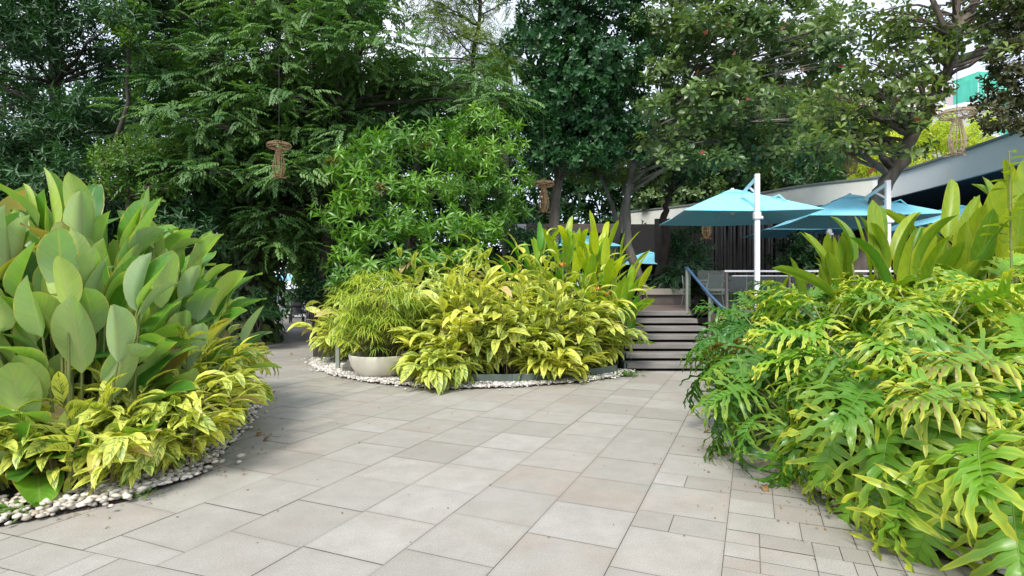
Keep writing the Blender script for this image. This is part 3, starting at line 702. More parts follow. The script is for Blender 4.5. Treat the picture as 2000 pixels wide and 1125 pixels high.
# ------------------------------------------------------------------ far buildings
def far_tower():
    c = W(1903, 560, 90); root = empty('netted_tower', (c[0], 90, 0), R(12)); tag(root, 'distant tower under construction wrapped in green netting', 'building')
    b = Buf(); b.box((0, 0, 17), (6.2, 6, 34)); b.box((0, 0, 34.5), (4.6, 5, 1.2)); b.build('netting', 'net', root, smooth=False)
    for z in np.arange(3, 34, 3.1):
        w = Buf(); w.box((0, -3.03, z), (2.3, .08, 1.9)); wd = w.build('window', 'netlight', root, smooth=False)
        g = Buf(); g.box((0, -3.09, z), (1.0, .06, 1.0)); g.build('pane', 'net', wd, smooth=False)
        w = Buf(); w.box((0, -3.02, z + 1.6), (6.3, .1, .12)); w.build('floor_line', 'netlight', root, smooth=False)
    for x in (-3.1, 3.1, -1.6, 1.6):
        w = Buf(); w.box((x, -3.06, 17), (.10, .08, 34)); w.build('scaffold_pole', 'netlight', root, smooth=False)
far_tower()
def far_block(px, Y, w, h, mat, label, rz=0):
    c = W(px, 560, Y); root = empty('apartment_block', (c[0], Y, 0), R(rz)); tag(root, label, 'building', 'distant apartment blocks')
    b = Buf(); b.box((0, 0, h / 2), (w, 10, h)); b.build('wall', mat, root, smooth=False)
    b = Buf(); b.box((0, 0, h + .3), (w + .5, 10.5, .6)); b.build('roof', 'white', root, smooth=False)
    for z in np.arange(h - 8, h - 1, 3):
        for x in np.arange(-w / 2 + 1.6, w / 2 - 1, 2.8):
            b = Buf(); b.box((x, -5.02, z), (1.4, .1, 1.5)); b.build('window', 'window', root, smooth=False)
        b = Buf(); b.box((0, -5.3, z - 1.2), (w, .6, .3)); b.build('balcony', 'white', root, smooth=False)
far_block(1835, 72, 6, 23.0, 'facade', 'distant grey block just left of the green netted tower', 25)
far_block(1755, 78, 8, 28.5, 'facadepink', 'distant pinkish block behind the leaning tree trunk', 35)
far_block(1690, 70, 7, 20, 'facade', 'distant grey block glimpsed through the almond leaves', 10)

#@@TREES
# ------------------------------------------------------------------ trees, back to front
def clump_fill(x0, x1, y0, y1, n, Y0, Y1, r0, r1, seed, flat=.8):
    r = np.random.default_rng(seed); out = []; k = 0
    nx = max(1, int(round(math.sqrt(n * (x1 - x0) / max(1, (y1 - y0)))))); ny = max(1, int(math.ceil(n / nx)))
    for i in range(nx):
        for j in range(ny):
            px = x0 + (i + .5 + r.uniform(-.42, .42)) * (x1 - x0) / nx; py = y0 + (j + .5 + r.uniform(-.42, .42)) * (y1 - y0) / ny
            rr = r.uniform(r0, r1); out.append((px, py, r.uniform(Y0, Y1), rr, rr * flat, rr * .9))
    return out
def wp(px, py, Y): return tuple(W(px, py, Y))
# far wood (one dark mass behind everything)
def backwood():
    r = np.random.default_rng(2); b = Buf()
    for px in np.arange(-150, 1750, 42):
        top = 150 + 60 * sin(px * .013) if px < 560 else (250 + 50 * sin(px * .02) if px < 1240 else 330)
        for py in np.arange(top, 590, 55):
            if 530 < px < 600 and py > 500: continue
            Y = r.uniform(27, 33) + (6 if px < 560 else 0); rr = r.uniform(1.1, 1.9)
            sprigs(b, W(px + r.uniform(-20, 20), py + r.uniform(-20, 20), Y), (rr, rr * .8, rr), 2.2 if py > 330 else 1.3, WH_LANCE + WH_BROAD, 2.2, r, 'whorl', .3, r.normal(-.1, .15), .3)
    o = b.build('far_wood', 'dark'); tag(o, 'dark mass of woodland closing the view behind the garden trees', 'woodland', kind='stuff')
backwood()
tree('lime_leaved_tree', 'bright yellow green tree rising behind the roof edge at the right', (19.5, 27, 0), [wp(1850, 330, 26)], .2,
     clump_fill(1650, 1960, 235, 345, 18, 24, 28, .8, 1.3, 11), WH_SM, 'lime', 'bark', 9, 1.6, seed=12)
tree('slim_tree', 'slender airy tree with thin dark trunk against the white sky gap', (-1.9, 22, 0), [wp(920, 300, 21), wp(925, 120, 21), wp(945, -60, 21)], .16,
     clump_fill(800, 1010, -90, 90, 13, 19.5, 22, .55, .9, 21, .55) + clump_fill(890, 960, 90, 230, 5, 20, 21, .4, .6, 22), FRFINE, 'slim', 'barkdark', 15, 1.3, 'frond', seed=23, shell=.2)
def palm(label, px, py, Y, R_, seed):
    r = np.random.default_rng(seed); c = W(px, py, Y); root = empty('palm_tree', (c[0], Y, 0)); tag(root, label, 'palm tree')
    tb = Buf(); tb.tube([(0, 0, 0), (.1, 0, c[2] * .5), (0, 0, c[2])], [.18, .13, .12], 10); tb.build('trunk', 'bark', root)
    b = Buf(); lf = leaf(1, .07, 3, 1, .3, .9, .9, .0)
    for k in range(26):
        az = k * 2.4; el = r.uniform(-.5, 1.2); L = R_ * r.uniform(.8, 1.1); n = 60
        t = np.linspace(.1, 1, n); a = el - 1.7 * t ** 1.5; ds = np.stack([np.cos(a) * cos(az), np.cos(a) * sin(az), np.sin(a)], -1)
        P = np.array((0, 0, c[2])) + np.cumsum(ds, 0) * L / n; s = np.array((-sin(az), cos(az), 0))
        for sg in (-1, 1):
            d = ds * .6 + s * sg * .8 + np.array((0, 0, -.35)); b.inst(lf, frames(d, np.tile((0., 0, 1), (n, 1))), P, .62 * np.sin(np.clip(t, .05, .97) * pi) ** .5, r.random())
    b.build('fronds', 'palm', root)
palm('pale fronded palm seen in the gap left of the vine covered tree', 985, 105, 25, 2.7, 4)
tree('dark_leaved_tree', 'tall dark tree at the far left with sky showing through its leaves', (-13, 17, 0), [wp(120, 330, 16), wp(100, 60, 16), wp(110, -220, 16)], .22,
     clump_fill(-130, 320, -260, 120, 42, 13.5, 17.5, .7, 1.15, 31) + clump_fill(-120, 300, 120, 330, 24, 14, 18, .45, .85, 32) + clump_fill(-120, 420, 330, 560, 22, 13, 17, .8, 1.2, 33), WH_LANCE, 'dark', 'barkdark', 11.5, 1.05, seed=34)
tree('young_green_tree', 'small bright green tree behind the tallest paddle leaves', (-9.8, 13.8, 0), [wp(250, 420, 13.5), wp(250, 340, 13.5)], .08,
     clump_fill(170, 345, 275, 380, 13, 13, 14, .35, .6, 41), WH_SM, 'green', 'bark', 13, 1.1, seed=42)
tree('tall_rear_tree', 'tall dark tree behind the layered tree, filling the canopy centre left', (-6.2, 21, 0), [wp(690, 300, 20), wp(700, 60, 20), wp(690, -140, 20)], .24,
     clump_fill(300, 740, -180, 60, 26, 18.5, 22, .8, 1.2, 51) + clump_fill(480, 1010, 150, 330, 34, 18, 21.5, .75, 1.15, 52) + clump_fill(420, 700, 330, 480, 20, 17.5, 21, .8, 1.2, 53), WH_LANCE, 'dark', 'barkdark', 11, 1.15, seed=54)
tree('layered_tree', 'wide tree with feathery leaf sprays in drooping tiers', (-5.6, 16.5, 0), [wp(640, 430, 16), wp(655, 250, 16), wp(672, 130, 16), wp(675, 0, 16), wp(670, -120, 16)], .2,
     clump_fill(290, 770, -110, 140, 46, 14, 18, .7, 1.15, 61, .38) + clump_fill(300, 720, 140, 360, 46, 13.5, 17, .65, 1.1, 62, .34) + clump_fill(720, 1000, 120, 230, 14, 15, 17.5, .6, .9, 63, .36) + clump_fill(440, 640, 360, 500, 14, 15, 18, .6, 1.0, 64, .4),
     FR, 'layer', 'barkdark', 12, 1.0, 'frond', seed=65, shell=.25)
tree('bright_twig_tree', 'small clump of pale green leaves high at the top left', (-12, 14.5, 0), [wp(250, 200, 14), wp(250, 60, 14)], .07,
     clump_fill(218, 275, 10, 75, 4, 13.3, 13.8, .3, .42, 71), WH_SM, 'green', 'barkdark', 14, 1.2, seed=72)
# vine clad tree
tree('vine_covered_tree', 'dark columnar tree smothered in glossy climbing vine, bare trunk below', (1.35, 17.6, 0), [wp(1084, 440, 17.3), wp(1088, 330, 17.3), wp(1105, 160, 17.3), wp(1110, -60, 17.3)], .2,
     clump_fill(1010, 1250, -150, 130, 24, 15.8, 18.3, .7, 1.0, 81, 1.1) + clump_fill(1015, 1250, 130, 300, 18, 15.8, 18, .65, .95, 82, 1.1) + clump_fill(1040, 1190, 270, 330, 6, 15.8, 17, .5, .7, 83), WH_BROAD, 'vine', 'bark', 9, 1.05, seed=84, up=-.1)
# sea almond trees
def reds(px0, px1, py0, py1, Y0, Y1, n, seed):
    r = np.random.default_rng(seed); b = Buf()
    P = np.array([W(r.uniform(px0, px1), r.uniform(py0, py1), r.uniform(Y0, Y1)) for _ in range(n)])
    b.inst(G_ALM[1], frames(rand_dirs(n, r) - (0, 0, .8), rand_dirs(n, r)), P, r.uniform(.13, .2, n), r.random(n)); return b
t7 = tree('sea_almond_tree', 'large spreading almond tree above the nearest parasol with rosettes of broad leaves', (4.6, 19.2, DZ), [wp(1228, 480, 18.6), wp(1222, 400, 18.4), wp(1240, 300, 18), wp(1340, 160, 17.6), wp(1320, 20, 17.6)], .17,
     clump_fill(1262, 1650, 15, 150, 40, 15, 19, .5, .9, 91, .5) + clump_fill(1270, 1640, 150, 312, 46, 14.5, 19, .55, .9, 92, .5) + clump_fill(1262, 1600, -200, 0, 22, 15, 19, .6, 1.0, 93, .6), WH_ALM, 'almond', 'barkpale', 6.5, 1.15, seed=94, shell=.25, up=.9)
b = reds(1280, 1640, 40, 330, 14.3, 15, 16, 5); b.V = [v - np.array((4.6, 19.2, DZ)) for v in b.V]; b.build('old_leaves', 'reddish', t7)
tree('forked_almond_tree', 'small tree with two pale forking trunks beside the roof end', (2.9, 20, 0), [wp(1210, 440, 19.6), wp(1222, 370, 19.6), wp(1210, 320, 19.6)], .12,
     clump_fill(1105, 1300, 295, 358, 20, 18.5, 21, .45, .7, 101, .55), WH_ALM, 'almond2', 'barkpale', 7, 1.1, seed=102, up=.8, shell=.3,
     extra=lambda cb, tb, r: tb.tube([wp(1208, 445, 19.6), wp(1195, 400, 19.5), wp(1178, 355, 19.4), wp(1165, 330, 19.4)], [.09, .08, .06, .05], 8))
tree('grey_trunk_tree', 'tree with a stout grey trunk just behind the pale roof end', (7.1, 31, 0), [wp(1272, 430, 30), wp(1270, 380, 30), wp(1262, 330, 30)], .3,
     clump_fill(1240, 1420, 290, 395, 16, 28, 32, 1.0, 1.6, 111, .7), WH_BROAD, 'almond', 'barkpale', 5, 1.6, seed=112)
tree('background_almond_tree', 'dense dark tree closing the view behind the parasol and roof', (14.5, 32, 0), [wp(1500, 380, 32), wp(1490, 280, 32)], .25,
     clump_fill(1330, 1720, 205, 360, 36, 30, 34, 1.3, 1.9, 121, .7), WH_BROAD, 'almond2', 'barkdark', 5, 1.6, seed=122)
def t9x(cb, tb, r):
    for pts, ra in (([wp(1795, 245, 13.3), wp(1770, 215, 13.3), wp(1735, 195, 13.3), wp(1700, 190, 13)], [.09, .07, .05, .03]),
                    ([wp(1848, 130, 13.1), wp(1885, 112, 13), wp(1925, 100, 12.8), wp(1990, 80, 12.5)], [.12, .10, .08, .05]),
                    ([wp(1872, 60, 13), wp(1895, 20, 13), wp(1940, -60, 13)], [.12, .10, .06]),
                    ([wp(1745, 340, 13.5), wp(1722, 310, 13.5), wp(1712, 285, 13.5)], [.06, .05, .03]),
                    ([wp(1860, 90, 13), wp(1830, 20, 13), wp(1800, -50, 13)], [.07, .06, .04])): tb.tube(pts, ra, 8)
t9 = tree('leaning_almond_tree', 'almond tree with leaning dark trunk crossing the roof edge at the right', (8.6, 14.4, DZ), [wp(1712, 400, 13.8), wp(1738, 345, 13.5), wp(1782, 268, 13.3), wp(1815, 205, 13.2), wp(1848, 135, 13.1), wp(1872, 70, 13), wp(1868, -30, 13)], .2,
     clump_fill(1600, 1790, 160, 300, 24, 11.8, 14.5, .32, .6, 131, .6) + clump_fill(1690, 1880, 15, 125, 20, 12, 14, .3, .5, 132, .5) + clump_fill(1660, 1800, 120, 180, 8, 12, 14, .3, .45, 138, .5) + clump_fill(1870, 2080, -60, 95, 18, 11.5, 14, .4, .7, 133, .6) + clump_fill(1560, 1680, 200, 310, 9, 12.5, 14.5, .4, .6, 134, .6) + clump_fill(1700, 1900, -190, -10, 12, 12, 14, .45, .7, 135, .6)
     + clump_fill(1820, 1850, 150, 210, 3, 12.8, 13.2, .2, .3, 136), WH_ALM, 'almond2', 'bark', 6.5, .92, seed=137, shell=.25, up=.6, extra=t9x)
b = reds(1620, 1860, 120, 330, 11.8, 12.5, 12, 6); b.V = [v - np.array((8.6, 14.4, DZ)) for v in b.V]; b.build('old_leaves', 'reddish', t9)
tree('dark_edge_tree', 'dark brownish tree leaning in from the right edge over the roof', (15.5, 13.2, DZ), [wp(2160, 200, 12.5), wp(2150, 60, 12.5)], .18,
     clump_fill(1940, 2150, 95, 235, 18, 11.5, 13, .4, .65, 141, .7) + clump_fill(1925, 2100, 190, 255, 8, 11.6, 12.6, .3, .45, 142, .6) + clump_fill(1950, 2200, -120, 90, 10, 11.5, 13, .5, .8, 143), WH_BROAD, 'dusk', 'barkdark', 12, .7, seed=144)
# mango tree: two leafy domes
tree('mango_tree', 'rounded mango tree of bright drooping leaf whorls behind the bowl', (-2.6, 13.6, 0), [wp(800, 470, 13.4), wp(810, 350, 13.4), wp(820, 280, 13.4)], .13,
     [(p[0], p[1], p[2], p[3], p[3] * .62, p[3] * .8) for p in
      [(700, 330, 12.6, .75), (790, 270, 12.8, .75), (745, 290, 12.5, .6), (860, 300, 12.7, .7), (640, 420, 12.4, .42), (690, 400, 12.3, .65), (760, 370, 12.2, .75), (840, 370, 12.3, .7), (720, 460, 12.1, .7), (800, 440, 12.0, .8),
       (870, 440, 12.2, .7), (740, 520, 12.0, .7), (820, 510, 11.9, .75), (900, 500, 12.2, .6), (690, 540, 12.3, .55), (950, 455, 12.4, .5), (660, 560, 12.5, .4), (680, 500, 12.3, .5)]],
     WH_MANGO, 'mango', 'barkdark', 9.5, 1.05, seed=151, up=.35, shell=.45)
tree('mango_tree', 'darker mango tree dome rising right of the bright one', (-.9, 14.9, 0), [wp(920, 460, 14.6), wp(925, 330, 14.5), wp(930, 250, 14.5)], .13,
     [(p[0], p[1], p[2], p[3], p[3] * .62, p[3] * .8) for p in
      [(950, 240, 14.3, .8), (900, 250, 14.2, .7), (985, 290, 14.3, .75), (930, 310, 13.9, .8), (1005, 350, 14.3, .6), (960, 380, 13.9, .8), (900, 370, 13.9, .7), (1010, 410, 14.3, .5), (950, 430, 13.9, .7), (880, 290, 14.2, .6)]],
     WH_MANGO, 'mango', 'barkdark', 10, .9, seed=152, up=.35, shell=.45)
# creeper covered trunk by the path
def creeper(label, pts, rad, n, seed, s=.19, base=None):
    r = np.random.default_rng(seed); base = np.array(base); root = empty('creeper_covered_trunk', base); tag(root, label, 'tree')
    pts = np.array(pts, float); tb = Buf(); tb.tube(pts - base, rad * .45, 10); tb.build('trunk', 'barkdark', root)
    t = r.random(n); k = len(pts) - 1; i = np.minimum((t * k).astype(int), k - 1); f = t * k - i
    P = pts[i] * (1 - f)[:, None] + pts[i + 1] * f[:, None]; az = r.random(n) * 6.28; o_ = np.stack([np.cos(az), np.sin(az), np.zeros(n)], -1)
    P = P + o_ * (rad * r.uniform(.5, 1.15, n))[:, None] - base
    b = Buf(); lf = leaf(1, .85, 4, 2, .35, .6, .5, .15)
    b.inst(lf, frames(o_ * .5 + np.array((0, 0, -.8)) + r.normal(0, .25, (n, 3)), o_ + np.array((0, 0, .5))), P, s * r.uniform(.6, 1.3, n), r.random(n)); b.build('creeper', 'pothos', root)
creeper('trunk wrapped in big heart shaped creeper leaves left of the shaded path', [(-7.7, 16.3, 0), (-7.6, 16.3, 1.5), (-7.5, 16.2, 3), (-7.5, 16.2, 5)], .85, 1300, 3, .24, (-7.7, 16.3, 0))
creeper('creeper clad trunk further along the left of the shaded path', [(-9.3, 20, 0), (-9.2, 20, 2), (-9.2, 20, 5)], .8, 900, 4, .22, (-9.3, 20, 0))
def shrub(name, label, px, py, Y, rx, rz, mat, tms, dens, scale, seed, ry=None, mode='whorl', group=None, n=5, base=0):
    c = W(px, py, Y); r = np.random.default_rng(seed); root = empty(name, (c[0], Y, base)); tag(root, label, 'shrub', group); o = np.array((c[0], Y, base))
    tb = Buf(); b = Buf()
    for k in range(n):
        cc = c + rand_dirs(1, r)[0] * np.array((rx, ry or rx, rz)) * .55 - o
        tb.tube([(r.normal(0, .08), r.normal(0, .08), 0), cc * (.4, .4, .5), cc], [.03, .022, .012], 5)
        sprigs(b, cc, (rx * .6, (ry or rx) * .6, rz * .6), dens, tms, scale, r, mode, .4, r.normal(0, .15), .3)
    tb.build('stems', 'barkdark', root); b.build('foliage', mat, root)
shrub('dark_shrub', 'low dark shrub spreading at the foot of the left creeper trunk', 500, 600, 14.5, .75, .5, 'dark', WH_LANCE, 12, .8, 5)
shrub('dark_shrub', 'dark shrub right of the shaded path under the mango tree', 640, 560, 16.5, 1.2, 1.0, 'dark', WH_LANCE, 9, 1, 6)
shrub('dark_shrub', 'green shrub catching light beyond the hooded stroller', 605, 520, 27, 1.4, 1.3, 'green', WH_BROAD, 6, 1.4, 7)
shrub('dark_shrub', 'dark leafy shrub behind the landing left of the slatted wall', 1350, 470, 20.2, 1.0, 1.0, 'vine', WH_LANCE, 9, 1, 8, base=DZ)
shrub('fern_shrub', 'low ferny shrub spilling over the concrete bench ledge', 1325, 530, 19.5, 1.1, .5, 'vine', FR, 11, .9, 9, mode='frond', base=DZ)
shrub('dark_shrub', 'dark shrub behind the parasols at the end of the slatted wall', 1620, 500, 18.5, 1.6, 1.1, 'dark', WH_BROAD, 8, 1, 10, base=DZ)
shrub('dark_shrub', 'dark undergrowth directly behind the centre island flowers', 1020, 500, 15.5, 1.3, 1.1, 'vine', WH_LANCE, 9, 1, 13)
shrub('dark_shrub', 'dark undergrowth left of the stroller, under the tall trees', 430, 600, 19, 2.2, 1.3, 'dark', WH_LANCE, 7, 1.1, 14)
tree('dark_trunk_tree', 'dark trunked tree on the terrace between landing and slatted wall', (5.2, 20.3, DZ), [wp(1302, 470, 19.9), wp(1296, 420, 19.9), wp(1310, 380, 19.9)], .22,
     clump_fill(1255, 1370, 310, 355, 8, 19, 21, .4, .6, 161), WH_ALM, 'vine', 'barkdark', 7, 1, seed=162)

#@@PLANTS
# ------------------------------------------------------------------ foreground planting
CAL = [leaf(1, w * .9, 9, 4, .62, .66, bd, fo, wv, 7, s, tw) for s, (w, bd, fo, wv, tw) in enumerate([(.48, .35, .40, .03, .3), (.50, .6, .55, .04, -.5), (.44, .2, .95, .03, .5), (.50, 1.0, .3, .06, .2), (.46, .1, .7, .02, -.8), (.54, 1.3, .15, .07, 0)])]
def paddle_plant(label, base, n, hmin, hmax, L0, L1, tms, mat, seed, name, cat, lean=(0, .6), group=None, tb=0, az0=None, petr=.012, spread=.35, pw=.75):
    r = np.random.default_rng(seed); root = empty(name, base); tag(root, label, cat, group); st = Buf(); b = Buf()
    for k in range(n):
        az = r.uniform(0, 2 * pi) if az0 is None else az0 + r.normal(0, .9)
        f = (k + .5) / n; ln = lean[0] + (lean[1] - lean[0]) * (1 - f) ** 1.1 + r.normal(0, .08)
        h = (hmin + (hmax - hmin) * f ** pw) * r.uniform(.85, 1.08)
        o_ = np.array((cos(az), sin(az), 0)); p0 = o_ * r.uniform(0, spread) + np.array((r.normal(0, .05), r.normal(0, .05), 0))
        pl = h
        tt = np.linspace(0, 1, 6)[:, None]; a = ln * (.35 + .65 * tt)
        pts = p0 + np.cumsum(np.vstack([np.zeros((1, 3)), (np.sin(a[1:]) * o_ + np.cos(a[1:]) * np.array((0, 0, 1))) * pl / 5]), 0)
        st.tube(pts, np.linspace(petr * 1.5, petr * .7, 6), 5)
        la = ln * .85 + r.normal(.05, .16) + (.35 if f < .2 else 0)
        azl = az + r.normal(0, .35); ol = np.array((cos(azl), sin(azl), 0))
        d = np.sin(la) * ol + np.cos(la) * np.array((0, 0, 1)); nn = -np.cos(la) * ol + np.sin(la) * np.array((0, 0, 1)); nn = nn + r.normal(0, .35, 3)
        L = r.uniform(L0, L1); b.inst(tms[r.integers(0, len(tms))], frames(d[None], nn[None]), pts[-1][None], L, np.clip(r.normal(.5 + tb, .28), 0, 1))
    st.build('stems', 'stem', root); b.build('foliage', mat, root)
G1 = 'giant paddle leaved clumps in the left bed'
for i, (x, y, n, h0, h1, sd, lb) in enumerate([
    (-3.75, 4.85, 46, .25, 1.5, 201, 'giant pale paddle leaf clump at the front right of the left bed'),
    (-4.45, 4.7, 50, .25, 1.75, 202, 'giant paddle leaf clump at the left picture edge, lowest leaves brown rimmed'),
    (-4.3, 5.6, 54, .5, 2.15, 203, 'tallest giant paddle leaf clump in the middle of the left bed'),
    (-3.85, 6.4, 52, .25, 1.85, 204, 'giant paddle leaf clump behind the tallest, leaning over the path'),
    (-5.4, 5.7, 40, .6, 1.9, 205, 'giant paddle leaf clump at the back left, silvery undersides'),
    (-4.55, 7.5, 36, .3, 1.65, 206, 'farthest giant paddle leaf clump where the path narrows'),
    (-3.6, 5.7, 18, .15, .95, 207, 'low green paddle leaf clump among the striped ginger, leaning over the path'),
    (-4.0, 4.6, 18, .12, .6, 208, 'low brown rimmed paddle leaves just above the front pebbles')]):
    paddle_plant(lb, (x, y, .01), int(n * 2.3), h0, h1, .47, .70, CAL, 'calathea', sd, 'paddle_leaf_plant', 'plant', (0.03, .95), G1, pw=1.0)

GL = [leaf(1, w, 5, 2, .6, .85, bd, .35, .02, 9, s, tw) for s, (w, bd, tw) in enumerate([(.29, .8, .2), (.27, 1.3, -.3), (.32, .5, .3), (.28, 1.8, 0)])]
def ginger(label, base, n, h, seed, L=.40, spread=.3, lean=1.1, group=None, tb=0, name='variegated_ginger', mat='ginger', azr=None):
    r = np.random.default_rng(seed); root = empty(name, base); tag(root, label, 'plant', group); st = Buf(); b = Buf()
    for k in range(n):
        az = (r.random() * 2 * pi) if azr is None else r.uniform(*azr)
        o_ = np.array((cos(az), sin(az), 0)); ln = lean * r.random() ** .7; H = h * r.uniform(.55, 1.08) * (1 - .12 * ln)
        p0 = o_ * r.uniform(0, spread) + np.array((r.normal(0, .1), r.normal(0, .1), 0)); m = 14
        t = np.linspace(0, 1, m); a = ln * .25 + ln * 1.05 * t ** 1.6
        ds = np.sin(a)[:, None] * o_ + np.cos(a)[:, None] * np.array((0, 0, 1)); P = p0 + np.cumsum(ds, 0) * H / m
        st.tube(P[::3], np.linspace(.009, .005, len(P[::3])), 4)
        nl = r.integers(10, 14); tl = np.linspace(.3, 1, nl); ii = np.minimum((tl * (m - 1)).astype(int), m - 1)
        s = np.array((-sin(az), cos(az), 0)); sg = np.where(np.arange(nl) % 2, 1., -1.)[:, None]
        ta = r.random() * .6 - .3; s2 = s * cos(ta) + np.array((0, 0, sin(ta)))
        op = (1.05 - .75 * tl ** 2)[:, None] + r.normal(0, .12, (nl, 1))
        d = ds[ii] * np.cos(op) + s2 * sg * np.sin(op) + np.array((0, 0, -.18)) + r.normal(0, .1, (nl, 3))
        nn = np.array((0, 0, 1.)) + ds[ii] * -.2 + r.normal(0, .22, (nl, 3)); w = r.integers(0, 4, nl); Fm = frames(d, nn)
        ct = np.clip(r.normal(.5 + tb, .2) + r.normal(0, .15, nl), 0, 1); sz = L * r.uniform(.75, 1.12, nl)
        for q in range(4):
            mk = w == q; b.inst(GL[q], Fm[mk], P[ii][mk], sz[mk], ct[mk])
    st.build('stems', 'stemdry', root); b.build('foliage', mat, root)
G2 = 'variegated ginger clumps skirting the left bed'; G3 = 'variegated ginger clumps on the centre island'
for i, (x, y, n, h, sd, lb) in enumerate([
    (-3.45, 4.55, 34, .75, 301, 'striped yellow ginger clump lowest at the front of the left bed'),
    (-4.25, 4.35, 14, .6, 302, 'striped ginger clump at the dark soil near the left picture edge'),
    (-3.08, 4.95, 42, .85, 303, 'striped yellow ginger clump hanging over the pebbles of the left bed'),
    (-3.25, 5.6, 48, 1.05, 304, 'striped yellow ginger clump midway along the left bed edge'),
    (-3.6, 6.4, 46, 1.1, 305, 'striped ginger clump leaning over the path below the single green leaf'),
    (-4.15, 7.5, 34, 1.15, 306, 'farthest striped ginger clump of the left bed')]):
    ginger(lb, (x, y, .01), n, h, sd, .33, .25, 1.25, G2, .15)
for i, (x, y, n, h, sd, lb) in enumerate([
    (-.78, 9.75, 60, 1.65, 311, 'big yellow green ginger clump drooping over the gravel right of the bowl'),
    (.05, 9.95, 54, 1.7, 312, 'ginger clump in the middle of the island above the grey edging'),
    (.75, 10.25, 50, 1.6, 313, 'ginger clump right of the island centre with upright yellow tips'),
    (1.4, 10.75, 42, 1.3, 314, 'low ginger clump beside the foot of the steps'),
    (-.9, 10.8, 60, 2.4, 315, 'tall pinkish yellow ginger clump behind the bowl plant on its right'),
    (0.1, 11.1, 60, 2.55, 316, 'tallest ginger clump at the centre of the island'),
    (-1.9, 11.3, 56, 2.15, 317, 'ginger clump rising behind the bowl plant'),
    (-3.0, 11.9, 50, 1.75, 318, 'ginger clump behind and left of the bowl plant'),
    (-3.45, 12.2, 40, 1.15, 319, 'leftmost ginger clump of the island leaning over the shaded path'),
    (-1.15, 9.4, 36, .85, 321, 'lowest ginger clump spilling over the gravel right beside the bowl'),
    (.75, 9.75, 26, .7, 322, 'low ginger clump hanging over the grey edging plates'),
    (1.2, 11.3, 44, 2.1, 320, 'ginger clump in front of the lime heliconias')]):
    ginger(lb, (x, y, .01), int(n * .9), h, sd, .46, .35, 1.25, G3, 0.0)

HEL = [leaf(1, w, 8, 2, .45, .6, bd, .35, .02, 8, s, tw) for s, (w, bd, tw) in enumerate([(.22, .3, .2), (.20, .8, -.4), (.24, .15, .5), (.18, 1.2, 0)])]
G4 = 'green and lime heliconias at the back of the island'
for i, (x, y, n, h0, h1, tb_, sd, lb) in enumerate([
    (.55, 12.3, 34, 1.2, 2.4, -.35, 401, 'upright bright green heliconia leaves at the left of its row'),
    (1.3, 12.0, 50, 1.0, 2.45, .1, 402, 'lime green heliconia clump in the middle of its row'),
    (1.85, 11.9, 60, .6, 2.45, .38, 403, 'yellow leaved heliconia clump nearest the tree trunk by the steps'),
    (1.9, 11.5, 48, .3, 1.5, -.2, 404, 'low green heliconia clump right beside the steps'),
    (-.1, 12.6, 18, .9, 1.7, -.4, 405, 'dark green heliconia clump below the mango tree')]):
    paddle_plant(lb, (x, y, .01), n, h0, h1, .55, .85, HEL, 'heliconia', sd, 'heliconia_plant', 'plant', (0.02, .85), G4, tb_, petr=.009, spread=.3)
for px, py, Y in ((1099, 520, 10.9), (1184, 578, 10.6), (1170, 566, 10.7)):
    c = W(px, py, Y); root = empty('heliconia_flower', (c[0], c[1], 0)); lb = {1099: 'orange heliconia flower high between the ginger clumps', 1184: 'orange heliconia flower lowest, beside the steps', 1170: 'orange heliconia flower just above the lowest one'}[px]
    tag(root, lb, 'flower', 'orange heliconia flowers'); b = Buf(); b.tube([(0, .1, .2), (0, .03, c[2] * .6), (0, 0, c[2])], .008, 5); b.build('stem', 'stem', root)
    b = Buf(); r = np.random.default_rng(int(px)); n = 8; az = np.arange(n) * .8; d = np.stack([np.cos(az), np.sin(az), r.uniform(-.1, .9, n)], -1)
    b.inst(leaf(1, .2, 3, 2, .5, .9, -.4, .6), frames(d, np.tile((0., 0, 1), (n, 1))), np.tile((0, 0, c[2]), (n, 1)), .14, .5); b.build('bract', 'orange', root)

